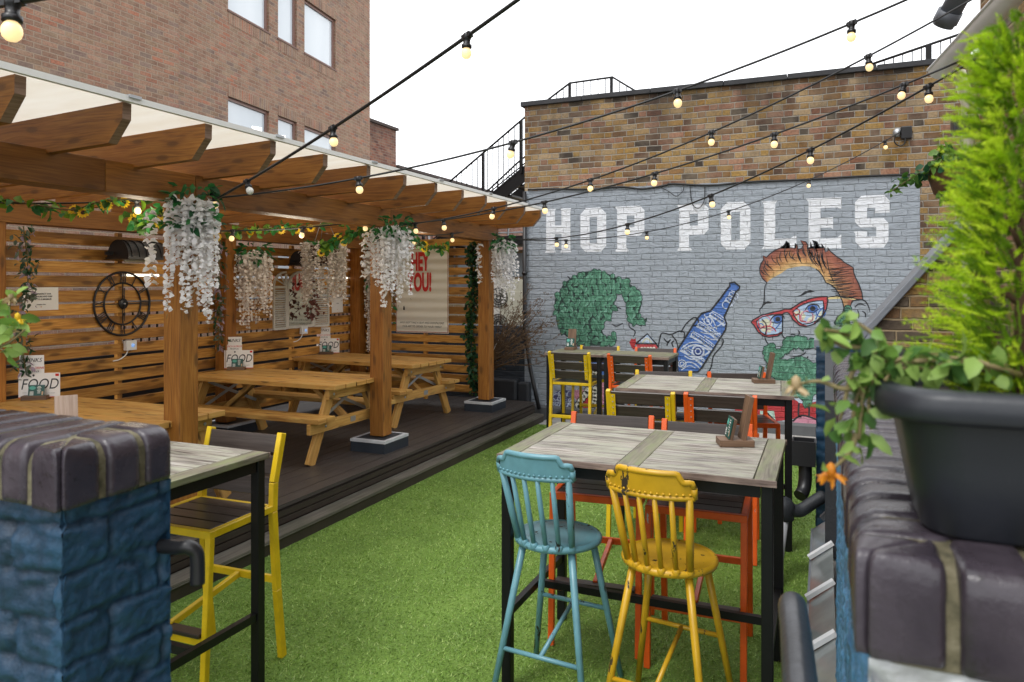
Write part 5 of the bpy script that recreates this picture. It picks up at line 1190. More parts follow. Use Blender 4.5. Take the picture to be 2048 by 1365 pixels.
# ---------------------------------------------------------------- things on the fence (they face +x)
def on_fence(name, label, cat, y, z, x=-5.996): return thing(name, label, cat, (x, y, z), R(90))     # local: x along the fence, y into it, z up
def notice(label, y, z, w_, h_, lines, small):
    t_ = on_fence('paper_notice', label, 'notice', y, z); s_ = part('sheet', lambda b: b.quad((-w_ / 2, -.004, -h_ / 2), (w_ / 2, -.006, -h_ / 2), (w_ / 2, -.003, h_ / 2), (-w_ / 2, -.003, h_ / 2)), m_paper, t_)
    for txt, zz, sz in lines: text_mesh(txt, sz, 'lettering', m_ink, s_, (0, -.0075, zz), (R(90), 0, 0), 0, 'CENTER', 1.05, .0004)
    part('emblem', lambda b: b.poly([(math.cos(a) * .006, -.0075, -h_ * .35 + math.sin(a) * .006) for a in [2 * math.pi * k / 8 for k in range(8)]]), m_peach, s_)
notice('white paper notice about keeping noise to a minimum pinned left of the clock', 4.035, 1.725, .30, .19, [('PLEASE RESPECT OUR', .040, .0165), ('NEIGHBOURS AND KEEP', .018, .0165), ('NOISE TO A MINIMUM', -.004, .0165), ('THANK YOU', -.048, .0125)], 0)
notice('small white paper notice pinned right of the shuttered mirror', 8.05, 1.60, .24, .27, [('PLEASE BE RESPECTFUL', .085, .0125), ('OF OUR NEIGHBOURS', .062, .0125), ('THANKS', -.012, .013)], 0)
ck = on_fence('wall_clock', 'large black skeleton clock with roman numerals on the slatted fence', 'clock', 4.80, 1.665, -5.985)
def ring_y(b, r_, rr, n=56): b.tube([(math.cos(2 * math.pi * k / n) * r_, 0, math.sin(2 * math.pi * k / n) * r_) for k in range(n)], rr, 8, closed=True)
part('frame', lambda b: (ring_y(b, .292, .010), ring_y(b, .192, .008), b.bar((0, 0, -.19), (0, 0, .19), .008, .008, up=(0, 1, 0)), b.bar((-.19, 0, 0), (.19, 0, 0), .008, .008)), m_plastic, ck)
NUM = {1: 'I', 2: 'II', 3: 'III', 4: 'IIII', 5: 'V', 6: 'VI', 7: 'VII', 8: 'VIII', 9: 'IX', 10: 'X', 11: 'XI', 12: 'XII'}
for h_, s_ in NUM.items():
    a = R(90 - 30 * h_); u_ = Vector((math.cos(a), 0, math.sin(a))); v_ = Vector((math.sin(a), 0, -math.cos(a)))
    def nu(b):
        wd = {'I': .017, 'V': .036, 'X': .036}; W_ = sum(wd[c_] for c_ in s_); x = -W_ / 2
        for c_ in s_:
            m_ = x + wd[c_] / 2; P_ = lambda dx, r_: v_ * (m_ + dx) + u_ * r_
            if c_ == 'I': b.bar(P_(0, .197), P_(0, .286), .0085, .004, up=(0, 1, 0))
            elif c_ == 'V': b.bar(P_(-.013, .286), P_(0, .197), .008, .004, up=(0, 1, 0)); b.bar(P_(.013, .286), P_(0, .197), .005, .0035, up=(0, 1, 0))
            else: b.bar(P_(-.013, .286), P_(.013, .197), .008, .004, up=(0, 1, 0)); b.bar(P_(.013, .286), P_(-.013, .197), .005, .0035, up=(0, 1, 0))
            x += wd[c_]
    part('numeral', nu, m_plastic, ck)
disc = lambda r_, y: (lambda b: b.lathe([(0, .012), (r_ * .9, .012), (r_, .006), (r_, -.004)], (0, y, 0), 28, M=Matrix.Rotation(R(90), 3, 'X')))
part('hub', disc(.048, -.004), m_plastic, ck); part('hand', lambda b: (b.bar((0, -.02, -.05), (0, -.02, .15), .009, .003, up=(0, 1, 0)), b.bar((0, -.022, .04), (0, -.022, -.16), .007, .003, up=(0, 1, 0))), m_plastic, ck); part('spindle_nut', disc(.008, -.02), m_bolt, ck)
mr = on_fence('shuttered_mirror', 'arched mirror with open white louvred shutters hung on the fence', 'mirror', 7.28, 1.64, -5.985)
t = NT('mirror_glass'); t.set(Base_Color=(.62, .66, .64), Metallic=1.0, Roughness=.04); m_mir = t.mat
part('mirror_glass', lambda b: b.poly([(-.22, 0, -.30), (.22, 0, -.30), (.22, 0, .14)] + [(math.cos(R(a)) * .22, 0, .14 + math.sin(R(a)) * .20) for a in range(15, 180, 15)] + [(-.22, 0, .14)]), m_mir, mr)
def mfr(b):
    b.box((-.25, -.02, -.335), (.25, .004, -.30)); b.box((-.25, -.02, -.30), (-.22, .004, .14)); b.box((.22, -.02, -.30), (.25, .004, .14)); arc = [(math.cos(R(a)) * .235, -.01, .14 + math.sin(R(a)) * .215) for a in range(0, 181, 12)]
    for p, q in zip(arc[:-1], arc[1:]): b.bar(p, q, .024, .03, up=(0, 1, 0))
m_shut = plain('distressed_white_wood', (.62, .60, .54), .7, var=.25)
part('frame', mfr, m_shut, mr)
for s_ in (-1, 1):
    def sh(b):
        c_ = R(24) if s_ > 0 else R(-4); hx = s_ * .25; X = lambda u_: hx + s_ * u_ * math.cos(c_); Y = lambda u_: -.012 - u_ * math.sin(c_)
        b.bar((X(.012), Y(.012), -.335), (X(.012), Y(.012), .33 if True else 0), .022, .02, up=(0, 1, 0)); b.bar((X(.208), Y(.208), -.335), (X(.208), Y(.208), .20), .022, .02, up=(0, 1, 0))
        for z in (-.325, .17): b.bar((X(.02), Y(.02), z), (X(.2), Y(.2), z), .02, .03)
        for k in range(17): z = -.295 + k * .0265; b.bar((X(.025), Y(.025), z), (X(.195), Y(.195), z), .018, .012, up=(0, -.7, 1))
        arc = [(X(.012 + .196 * math.cos(R(a))), Y(.012 + .196 * math.cos(R(a))), .185 + .165 * math.sin(R(a))) for a in range(0, 91, 10)]
        for p, q in zip(arc[:-1], arc[1:]): b.bar(p, q, .02, .022, up=(0, 1, 0))
        for a in (30, 60): b.bar((X(.02), Y(.02), .19), (X(.012 + .18 * math.cos(R(a))), Y(.012 + .18 * math.cos(R(a))), .185 + .15 * math.sin(R(a))), .012, .012, up=(0, 1, 0))
    part('shutter', sh, m_shut, mr)
for lab, y, z in (('white switch box with blue light on the fence below the clock', 4.86, 1.275), ('white switch box with blue light on the fence below the mirror', 7.33, 1.27)):
    sb = on_fence('switch_box', lab, 'switch', y, z); part('body', lambda b: (b.box((-.055, -.055, -.045), (.055, -.012, .045))), m_white, sb, bevel=.004)
    part('button', lambda b: b.lathe([(0, .006), (.016, .005), (.018, 0)], (.012, -.055, 0), 16, M=Matrix.Rotation(R(90), 3, 'X')), glow('blue_button', (.25, .45, .9), .6), sb)
    part('lead', lambda b: b.tube(spline([(-.02, -.03, -.045), (-.04, -.02, -.09), (-.10, -.012, -.125), (-.16, .01, -.135)], 4), .006, 6), m_white, sb)
def heater(lab, y, z):
    ht = on_fence('patio_heater', lab, 'heater', y, z, -5.78)
    def hood(b):
        n = 12
        for k in range(11):
            x0 = -.215 + k * .039; r_ = 1.0 if k % 2 else .94
            P_ = [(math.cos(R(a)) * .135 * r_, math.sin(R(a)) * .155 * r_) for a in [180 * i / n for i in range(n + 1)]]
            V = [(x0 + s_ * .039, p[0], p[1]) for s_ in (0, 1) for p in P_]; b.add(V, [(i, i + 1, n + 2 + i, n + 1 + i) for i in range(n)], smooth=True)
            b.add([(x0, p[0], p[1]) for p in P_] + [(x0, p[0] * (1.06 if r_ < 1 else .94), p[1] * (1.06 if r_ < 1 else .94)) for p in P_], [(i, i + 1, n + 2 + i, n + 1 + i) for i in range(n)])
        for xe in (-.215, .214): b.poly([(xe, math.cos(R(a)) * .13, math.sin(R(a)) * .15) for a in [180 * i / n for i in range(n + 1)]])
        b.box((-.225, -.145, -.02), (.225, .145, 0))
    part('hood', hood, m_plastic, ht); part('arm', lambda b: (b.bar((-.225, .05, .03), (-.30, .05, .03), .02, .03), b.bar((0, .14, .05), (0, .23, .05), .05, .04)), m_plastic, ht)
    part('lamp_tube', lambda b: b.tube([(-.15, 0, -.03), (.15, 0, -.03)], .016, 8), plain('heater_tube', (.5, .45, .35), .3), ht)
heater('black ribbed heater hood on the fence above the clock', 4.80, 2.09); heater('black ribbed heater hood on the fence behind the hanging white basket', 7.22, 2.09)
for lab, y, L in (('lit white tube lamp showing behind the fence above the clock', 5.08, .34), ('lit white tube lamp showing behind the fence right of the mirror', 8.2, .30)):
    lt = thing('tube_lamp', lab, 'lamp', (-6.055, y, 1.931)); part('tube', lambda b: b.tube([(0, -L / 2, 0), (0, L / 2, 0)], .014, 10), glow('lit_tube', (1, .93, .75), 2.2), lt); part('batten', lambda b: b.box((-.05, -L / 2 - .04, -.012), (-.02, L / 2 + .04, .012)), m_white, lt)
# printed banner
bn = thing('banner', 'cream printed banner with red lettering on the far slatted fence', 'banner', (-4.975, 8.54, 1.76))
t = NT('banner_cloth'); o = t.obj(); sp = t.node('ShaderNodeSeparateXYZ'); t.link(o, sp.inputs[0]); wv = t.math('SINE', t.math('MULTIPLY', sp.outputs[2], 6.283 / .128)); t.set(Base_Color=(.84, .82, .74), Roughness=.6); t.bump(wv, .3, .012)
part('cloth', lambda b: b.add([(-.405 + .81 * i, -.006 - .004 * math.sin(z * 49), z) for z in [-.57 + 1.14 * k / 40 for k in range(41)] for i in (0, 1)], [(2 * k, 2 * k + 1, 2 * k + 3, 2 * k + 2) for k in range(40)], smooth=True), t.mat, bn)
part('border', lambda b: [b.box(a, c_) for a, c_ in (((-.40, -.0135, -.562), (.40, -.0125, -.552)), ((-.40, -.0135, .552), (.40, -.0125, .562)), ((-.40, -.0135, -.552), (-.392, -.0125, .552)), ((.392, -.0135, -.552), (.40, -.0125, .552)))], plain('faded_red_edge', (.45, .20, .16), .7), bn)
for s_, z in (('HEY', .375), ('YOU!', .10)): text_mesh(s_, .33, 'lettering', m_red_ink, bn, (-.03, -.015, z), (R(90), 0, 0), 0, 'CENTER', .46, .014)
for s_, z in (('WHY NOT TAKE A SEAT AND DOWNLOAD', -.435), ('OUR APP TO ORDER TO YOUR TABLE?', -.485)): text_mesh(s_, .036, 'lettering', m_ink, bn, (0, -.015, z), (R(90), 0, 0), .2, 'CENTER', .95)
part('emblem', lambda b: b.poly([(-.29, -.0145, -.265), (-.26, -.0145, -.265), (-.265, -.0145, -.225), (-.275, -.0145, -.205), (-.285, -.0145, -.225)]), m_ink, bn)

# ---------------------------------------------------------------- festoon lights
def festoon(label, A, B, sag, ts, lit=None, thick=.0065, tilt=()):
    t_ = thing('festoon_lights', label, 'string lights'); A, B = Vector(A), Vector(B)
    f = lambda q: A.lerp(B, q) - Vector((0, 0, 4 * sag * q * (1 - q)))
    part('cable', lambda b: b.tube([f(k / 32) for k in range(33)], thick, 6), m_cable, t_)
    g = random.Random(hash(label) % 1000 if False else len(label))
    for i, q in enumerate(ts):
        p = f(q); d = (f(min(1, q + .01)) - f(max(0, q - .01))).normalized(); ax = Vector((g.gauss(0, .10), g.gauss(0, .10), -1)).normalized()
        if i < len(tilt) and tilt[i]: ax = (Vector((0, 0, -1)) + d * tilt[i]).normalized()
        M_ = Vector((0, 0, -1)).rotation_difference(ax).to_matrix()
        h_ = part('bulb_holder', lambda b: (b.lathe([(0, .014), (.015, .012), (.018, .004), (.018, -.012), (.0155, -.014), (.0155, -.034), (.022, -.036), (.022, -.05), (.0, -.05)], p, 14, M=M_), b.bar(p - d * .024, p + d * .024, .026, .022)), m_plastic, t_)
        part('bulb', lambda b: b.lathe([(.012, -.05), (.017, -.055), (.0215, -.064), (.0228, -.074), (.0195, -.086), (.012, -.094), (0, -.097)], p, 18, M=M_), m_bulb_off if lit and i in lit else m_bulb, h_)
    return settle(t_, tuple(A))
F = festoon
F('festoon string rising steeply from the front pergola post towards the viewer', (-3.72, 3.68, 2.41), (1.39, 1.723, 3.789), .1264, [.0816, .2605, .4526], lit=(0,), thick=.0085, tilt=(.6, 0, 0))
F('festoon string crossing the whole yard from the front pergola post, highest of all', (-3.72, 3.68, 2.42), (1.18, 4.28, 3.62), .25, [.213, .417, .607, .785])
F('festoon string from the second pergola post passing over the brick wall top corner', (-3.75, 6.01, 2.41), (1.16, 4.95, 3.70), .28, [.04, .225, .415, .612, .815])
F('festoon string from the second pergola post to the right hand gutter end', (-3.75, 6.01, 2.42), (.74, 5.02, 3.17), .18, [.12, .36, .575, .765, .935])
F('festoon string from the farthest pergola post running above the white letters to the gutter', (-3.81, 8.49, 2.44), (.70, 4.63, 3.04), .32, [.245, .47, .66, .825, .965])
F('festoon string from the farthest pergola post to the anchor on the brick wall', (-3.81, 8.49, 2.43), (.80, 9.5, 3.60), .42, [.18, .39, .595, .79, .965])
dpt = lambda u, v, d: Vector(_ray(u, v)) * d + Vector((0, 0, EYE))
q0, q1 = dpt(-60, 18, 1.72), dpt(120, -14, 1.72); tL, tR = (-3.8 - q0.x) / (q1.x - q0.x), (1.52 - q0.x) / (q1.x - q0.x)
F('nearest festoon string, crossing the top left corner with one big glowing bulb', q0.lerp(q1, tL), q0.lerp(q1, tR), .0, [(.475 - tL) / (tR - tL)], thick=.011)
F('festoon string under the roof from the left edge to the front post', dpt(-40, 405, 5.3), dpt(436, 388, 4.9), .03, [.675, .985])
F('festoon string under the roof from the front post to the second post', dpt(425, 462, 6.4), dpt(745, 440, 6.95), .03, [.12, .545, .945])
F('festoon string under the roof from the second post to the far post', dpt(810, 470, 7.2), dpt(965, 455, 9.1), .04, [.08, .55])
# ---------------------------------------------------------------- artificial flowers and greenery
m_petal = leafy('white_petal', (.90, .89, .89), .3, .6, .03); m_petal2 = leafy('cream_petal', (.88, .82, .76), .3, .6, .08)
m_lf1, m_lf2, m_lf3 = leafy('silk_leaf_bright', (.035, .20, .05)), leafy('silk_leaf_deep', (.015, .085, .03)), leafy('ivy_leaf', (.05, .13, .02))
m_stem = plain('thin_stem', (.14, .12, .05), .8)
def leaf(b, p, d, n, L, wd, m=0, fold=.25):
    d = Vector(d).normalized(); n = Vector(n); s_ = d.cross(n)
    if s_.length < 1e-4: s_ = d.cross(Vector((1, 0, .3)))
    s_.normalize(); n = s_.cross(d).normalized(); p = Vector(p)
    V = [p, p + d * L * .35 + s_ * wd * .5 + n * fold * wd, p + d * L * .75 + s_ * wd * .36 + n * fold * wd * .6 - n * L * .05, p + d * L - n * L * .14, p + d * L * .75 - s_ * wd * .36 + n * fold * wd * .6 - n * L * .05, p + d * L * .35 - s_ * wd * .5 + n * fold * wd, p + d * L * .5]
    b.add(V, [(0, 6, 1), (1, 6, 2), (2, 6, 3), (0, 5, 6), (5, 4, 6), (4, 3, 6)], m, smooth=True)
def rv(g): return Vector((g.gauss(0, 1), g.gauss(0, 1), g.gauss(0, 1))).normalized()
def wisteria(name, label, c_, rx, ry, top, bot, strands, seed, petal, leaves=70, sp=.034, ps=.047, stray=(), group='hanging white silk flowers', basket=False, leaf_h=.14):
    g = random.Random(seed); t_ = thing(name, label, 'silk flowers', c_, 0, group); c_ = Vector((0, 0, 0)); H_ = top - bot
    def blossom(b):
        for k in range(strands):
            a = 2 * math.pi * (k * .618034) + g.gauss(0, .15); r_ = (((k + .5) / strands) ** .5)
            x, y = math.cos(a) * rx * r_, math.sin(a) * ry * r_; z0 = -.02 - .10 * g.random(); L = H_ * g.choice((.42, .55, .66, .74, .86, .97)) * g.uniform(.92, 1.05); z = z0; lx, ly = g.gauss(0, .02), g.gauss(0, .02)
            while z > z0 - L + .04:
                f = (z0 - z) / L; wr = .030 * (1 - .55 * f) * min(1, .5 + f * 4); tone = 1 - .35 * f
                for q in range(4):
                    an = g.uniform(0, 6.283); d = Vector((math.cos(an), math.sin(an), g.gauss(-.12, .22))).normalized(); w_ = ps * tone * g.uniform(.75, 1.2)
                    p = Vector((x + lx * f + math.cos(an) * wr * g.random() * .6, y + ly * f + math.sin(an) * wr * g.random() * .6, z + g.gauss(0, .006)))
                    leaf(b, p, d, Vector((.75 + g.gauss(0, .35), -.65 + g.gauss(0, .35), .75)), w_ * .8, w_ * .95, 0, .2)
                z -= sp * g.uniform(.8, 1.2)
            b.tube([(x + lx, y + ly, z), (x + lx + g.gauss(0, .008), y + ly, z - g.uniform(.02, .05))], .0016, 4, 1)
        for (x, y, z0, L) in stray:
            z = z0
            while z > z0 - L:
                for q in range(4):
                    d = Vector((g.gauss(0, 1), g.gauss(0, 1), g.gauss(0, .4))).normalized(); leaf(b, Vector((x + g.gauss(0, .006), y + g.gauss(0, .006), z)), d, (g.gauss(0, .4), g.gauss(0, .4), 1), ps * 1.05, ps, 0, .3)
                z -= sp * 1.3
    part('blossom', blossom, [petal, m_stem], t_)
    def lv(b):
        for k in range(leaves):
            a = g.uniform(0, 2 * math.pi); r_ = g.random() ** .5; p = Vector((math.cos(a) * rx * r_ * .95, math.sin(a) * ry * r_ * .95, g.uniform(-leaf_h, .06)))
            d = Vector((math.cos(a) * g.uniform(.4, 1.2), math.sin(a) * g.uniform(.4, 1.2), g.uniform(-.9, .6))); leaf(b, p, d, rv(g) + Vector((0, 0, 1)), g.uniform(.06, .105), g.uniform(.028, .042), g.choice((0, 0, 1)), .2)
    part('leaves', lv, [m_lf1, m_lf2], t_)
    return t_
c1 = Vector((-3.80, 3.58, 2.43)); wisteria('hanging_flowers', 'largest bunch of white silk wisteria on the front pergola post', c1, .15, .17, 2.43, 1.66, 30, 1, m_petal, 130, stray=[(-.20, -.17, -.13, .46)], leaf_h=.22)
wisteria('hanging_flowers', 'bunch of white silk wisteria on the second pergola post, hiding part of the banner', (-3.80, 5.95, 2.42), .19, .21, 2.42, 1.70, 36, 2, m_petal, 130, stray=[(-.2, -.15, -.1, .4)])
wisteria('hanging_flowers', 'bunch of white silk wisteria on the farthest pergola post beside the grey wall', (-3.66, 8.28, 2.40), .15, .17, 2.40, 1.62, 22, 3, m_petal, 80, stray=[(-.25, -.18, -.08, .45)])
wisteria('hanging_flowers', 'creamy bunch of silk wisteria on the rear left pergola post', (-5.70, 6.18, 2.22), .17, .18, 2.22, 1.42, 28, 4, m_petal2, 90)
wisteria('hanging_flowers', 'long narrow rope of white silk flowers at the fence corner behind the second post', (-5.68, 8.36, 2.34), .06, .06, 2.34, .95, 8, 5, m_petal2, 24, sp=.03, ps=.04, leaf_h=.9)
wisteria('hanging_flowers', 'short strip of silk flowers and leaves beside the left edge of the banner', (-5.43, 8.44, 1.9), .05, .05, 1.9, 1.12, 5, 6, m_petal2, 34, sp=.03, ps=.04, leaf_h=.6)
hb = thing('hanging_basket', 'round brown hanging basket spilling white silk flowers on thin chains', 'hanging basket', (-5.36, 6.95, 2.26))
m_coir = plain('brown_coir', (.12, .06, .03), .95, var=.4, bump=.8)
part('basket', lambda b: b.lathe([(0, -.17), (.08, -.16), (.15, -.11), (.185, -.02), (.19, .03), (.175, .03), (.16, .0), (0, -.02)], (0, 0, 0), 24), m_coir, hb)
part('chain', lambda b: [b.tube([(math.cos(a) * .17, math.sin(a) * .17, .03), (0, 0, .42)], .004, 5) for a in (.4, 2.5, 4.6)], m_steel, hb)
g = random.Random(44)
def hbf(b):
    for k in range(54):
        a = g.choice((g.gauss(math.pi * 1.15, .5), g.gauss(.1, .5), g.uniform(0, 6.28))) ; r_ = g.uniform(.17, .25); x, y = math.cos(a) * r_, math.sin(a) * r_; z = .05; L = g.uniform(.25, .72)
        while z > .05 - L:
            for q in range(3): leaf(b, (x + g.gauss(0, .01), y + g.gauss(0, .01), z), (g.gauss(0, 1), g.gauss(0, 1), g.gauss(0, .4)), (g.gauss(0, .5), g.gauss(0, .5), 1), .036, .034, 0, .3)
            z -= g.uniform(.02, .034)
part('blossom', hbf, m_petal2, hb)
def hbl(b):
    for k in range(46): a = g.uniform(0, 6.28); r_ = g.uniform(0, .19); leaf(b, (math.cos(a) * r_, math.sin(a) * r_, .04), (math.cos(a), math.sin(a), g.uniform(.1, 1.2)), rv(g), g.uniform(.06, .11), .04, g.choice((0, 0, 1)))
part('leaves', hbl, [m_lf1, m_lf2], hb)
m_rust = leafy('rust_leaf', (.20, .07, .055)); g2 = random.Random(12)
def rust(b):
    for k in range(60): z = g2.uniform(-.30, .16); leaf(b, (g2.gauss(0, .08), g2.gauss(-.03, .02), z), rv(g2), rv(g2), .055, .045)
rs = thing('hanging_foliage', 'rust red trailing foliage hanging in front of the shuttered mirror', 'foliage', (-5.86, 7.35, 1.72), R(90)); part('leaves', rust, m_rust, rs)
m_euc = leafy('eucalyptus_leaf', (.12, .16, .11)); m_lil = leafy('lilac_bud', (.42, .33, .42))
def garland(name, label, pts, rad, n, size, mats, seed, droop=.4, wr=.6):
    gg = random.Random(seed); P_ = spline(pts, 10); t_ = thing(name, label, 'garland', tuple(P_[0])); O = P_[0]
    part('stem', lambda b: b.tube([p - O for p in P_], .005, 5), m_stem, t_)
    def lv(b):
        for k in range(n):
            q = gg.random() * (len(P_) - 1); i = int(q); p = P_[i].lerp(P_[min(i + 1, len(P_) - 1)], q - i) - O; d = rv(gg); d.z -= droop
            leaf(b, p + rv(gg) * rad * gg.random(), d, rv(gg) + Vector((0, 0, .6)), size * gg.uniform(.7, 1.3), size * wr * gg.uniform(.8, 1.2), gg.randrange(len(mats)))
    part('leaves', lv, mats, t_); return t_, P_, O
garland('leaf_garland', 'grey green eucalyptus garland hanging down the leftmost rear post', [(-5.76, 3.74, 2.30), (-5.75, 3.77, 1.9), (-5.77, 3.73, 1.5), (-5.76, 3.76, 1.15)], .10, 230, .06, [m_euc, m_euc, m_lf2, m_lil], 5, .8, .4)
garland('leaf_garland', 'grey green eucalyptus garland hanging beside the middle rear post', [(-5.76, 5.76, 2.30), (-5.75, 5.74, 1.9), (-5.78, 5.77, 1.5), (-5.76, 5.74, 1.2)], .085, 210, .06, [m_euc, m_euc, m_lf2, m_lil], 6, .8, .4)
garland('ivy_garland', 'dark ivy hanging down the far fence left of the farthest post', [(-4.20, 8.46, 2.38), (-4.17, 8.45, 1.8), (-4.22, 8.46, 1.2), (-4.15, 8.47, .5)], .09, 620, .062, [m_lf2, m_lf2, m_lf3, leafy('dark_ivy', (.012, .03, .015))], 7, .8, .75)
m_sunp = leafy('sunflower_petal', (.80, .52, .02), .3); m_sunc = plain('sunflower_centre', (.05, .025, .01), .9)
def sungarland(label, pts, nl, fl_, seed):
    t_, P_, O = garland('sunflower_garland', label, pts, 1 and .05, nl, .078, [m_lf3, m_lf1, leafy('lime_leaf', (.13, .26, .02))], seed, .5, .7); gg = random.Random(seed + 50)
    for q in fl_:
        p = P_[int(q * (len(P_) - 1))] - O + Vector((gg.gauss(0, .02), gg.gauss(0, .02), gg.gauss(-.015, .02))); nrm = Vector((gg.uniform(.1, .8), -1, gg.gauss(0, .35))).normalized(); a = nrm.cross(Vector((0, 0, 1))).normalized(); c_ = a.cross(nrm)
        def fl2(b):
            for k in range(12): an = 2 * math.pi * k / 12; d = a * math.cos(an) + c_ * math.sin(an); leaf(b, p + d * .010, d + nrm * .15, nrm, .034, .019, 0, .1)
            b.poly([p + nrm * .006 + (a * math.cos(2 * math.pi * k / 10) + c_ * math.sin(2 * math.pi * k / 10)) * .017 for k in range(10)], 1)
        part('sunflower', fl2, [m_sunp, m_sunc], t_)
sungarland('sunflower garland along the roof edge from the left side to the front post', [dpt(-30, 398, 5.3), dpt(60, 408, 5.2), dpt(140, 420, 5.1), dpt(195, 405, 5.0), dpt(245, 400, 4.95), dpt(300, 398, 4.85)], 58, [.40, .55, .70, .83], 1)
sungarland('bushy sunflower garland clump hanging just left of the front post', [dpt(262, 428, 5.3), dpt(285, 450, 5.2), dpt(310, 440, 5.1), dpt(322, 425, 5.0)], 90, [.1, .45, .7, .9], 2)
sungarland('sunflower garland strung above the creamy flowers on the rear post', [dpt(440, 465, 6.6), dpt(500, 460, 6.8), dpt(560, 456, 7.0), dpt(620, 452, 7.1), dpt(690, 445, 7.1), dpt(742, 440, 7.0)], 66, [.03, .22, .36, .5, .63, .76, .9], 3)
sungarland('thick sunflower garland swagged from the basket chains to the second post', [dpt(640, 500, 7.5), dpt(668, 485, 7.4), dpt(700, 470, 7.3), dpt(735, 452, 7.1)], 110, [.05, .25, .4, .6, .8, .95], 4)
sungarland('short sunflower garland hanging above the banner right edge', [dpt(838, 490, 7.8), dpt(850, 492, 7.9), dpt(875, 497, 8.0), dpt(898, 488, 8.1)], 46, [.1, .35, .9], 5)
# ---------------------------------------------------------------- dead shrub at the deck corner
ds = thing('dead_shrub', 'bare brown dried shrub leaning out of the deck corner over the steps', 'shrub', (-4.30, 9.15, .72)); g = random.Random(9); TW = []
m_twig = plain('dry_twig', (.15, .095, .055), .9, var=.4); m_seed = plain('dry_seed_head', (.17, .105, .06), .95, var=.5)
def twigs(b):
    for k in range(34):
        a = g.uniform(.25, 1.25); L = g.uniform(.7, 1.25); d = Vector((math.cos(a) * 1.0, g.gauss(-.12, .16), math.sin(a))); p = Vector((g.gauss(0, .05), g.gauss(0, .04), g.gauss(-.02, .05))); pts = [p.copy()]
        for s_ in range(6): d = (d + Vector((g.gauss(.03, .12), g.gauss(0, .1), g.gauss(.02, .12)))).normalized(); p = p + d * L / 6; pts.append(p.copy())
        b.tube(pts, [.008 * (1 - .85 * i / 6) + .0012 for i in range(7)], 5); 
        for s_ in range(2, 7):
            for q in range(3):
                d2 = (d + rv(g) * .7).normalized(); e = pts[s_] + d2 * g.uniform(.06, .17); b.tube([pts[s_], pts[s_].lerp(e, .5) + rv(g) * .008, e], [.0022, .0017, .001], 4, caps=False); TW.append((pts[s_].lerp(e, g.uniform(.4, 1)), d2, e))
part('twigs', twigs, m_twig, ds)
def seeds(b):
    for p, d, e in TW:
        for q in range(7): leaf(b, p.lerp(e, g.random()) + rv(g) * .012, d + rv(g), rv(g), g.uniform(.012, .026), .010)
part('seed_heads', seeds, m_seed, ds)
tag(part('white_cable', lambda b: b.tube(spline([on_y(u, v, 9.3) for u, v in [(985, 705), (1000, 675), (1020, 658), (1050, 640), (1062, 628)]], 5), .006, 6), m_white, None), 'thin white cable curving through the dead shrub to the drainpipe', 'cable')
# ---------------------------------------------------------------- black planter with lime conifer and trailing plant
pl = thing('planter', 'black plastic trough planter standing on the right parapet coping', 'planter', (.432, .98, 1.582))
def rr_loop(x0, x1, y0, y1, r_, z, n=7):
    L = []
    for cx_, cy2, a0 in ((x1 - r_, y1 - r_, 0), (x0 + r_, y1 - r_, 90), (x0 + r_, y0 + r_, 180), (x1 - r_, y0 + r_, 270)):
        for k in range(n): a = R(a0 + 90 * k / (n - 1)); L.append((cx_ + math.cos(a) * r_, cy2 + math.sin(a) * r_, z))
    return L
def loft(b, loops, m=0):
    n = len(loops[0]); V = [p for l in loops for p in l]; b.add(V, [(i * n + k, i * n + (k + 1) % n, (i + 1) * n + (k + 1) % n, (i + 1) * n + k) for i in range(len(loops) - 1) for k in range(n)], m, smooth=True)
Q = lambda e, z, r_: rr_loop(-.335 - e, .335 + e, -.095 - e, .095 + e, r_, z)
m_pot = plain('black_planter_plastic', (.016, .019, .025), .42, var=.25, bump=.12)
part('tub', lambda b: (loft(b, [Q(-.005, 0, .04), Q(0, .004, .045), Q(.012, .07, .05), Q(.024, .132, .055)]), b.poly(Q(-.005, .001, .04))), m_pot, pl)
part('rim', lambda b: loft(b, [Q(.022, .128, .055), Q(.042, .126, .065), Q(.046, .132, .068), Q(.045, .150, .068), Q(.040, .158, .066), Q(.030, .160, .06), Q(.020, .156, .055), Q(.014, .13, .05)]), m_pot, pl)
part('soil', lambda b: b.poly(Q(.012, .135, .05)), plain('potting_soil', (.03, .02, .014), .95, var=.5, bump=.8), pl)
cf = thing('conifer', 'bright lime green feathery conifer growing in the black planter', 'conifer', (.215, 1.02, 1.715)); g = random.Random(77)
m_c1, m_c2, m_c3 = leafy('lime_needles', (.46, .66, .02), .5, .6, .2), leafy('bright_lime_needles', (.64, .80, .05), .5, .6, .2), leafy('shaded_needles', (.20, .36, .015), .4, .6, .3)
part('trunk', lambda b: (b.tube([(0, 0, -.01), (.0, .0, .15), (.01, .0, .36)], [.013, .010, .004], 8), [b.tube([(0, 0, .03 + .02 * k), (math.cos(k * 2.4) * .06, math.sin(k * 2.4) * .05, .07 + .02 * k)], [.006, .002], 5) for k in range(10)]), plain('conifer_bark', (.10, .05, .03), .9), cf)
def rough_rad(z): return (.130 - .070 * min(1, z / .44) ** 1.3) * (.82 + .18 * min(1, z / .06)) * (1 if z < .40 else max(.1, 1 - ((z - .40) / .08) ** 2))
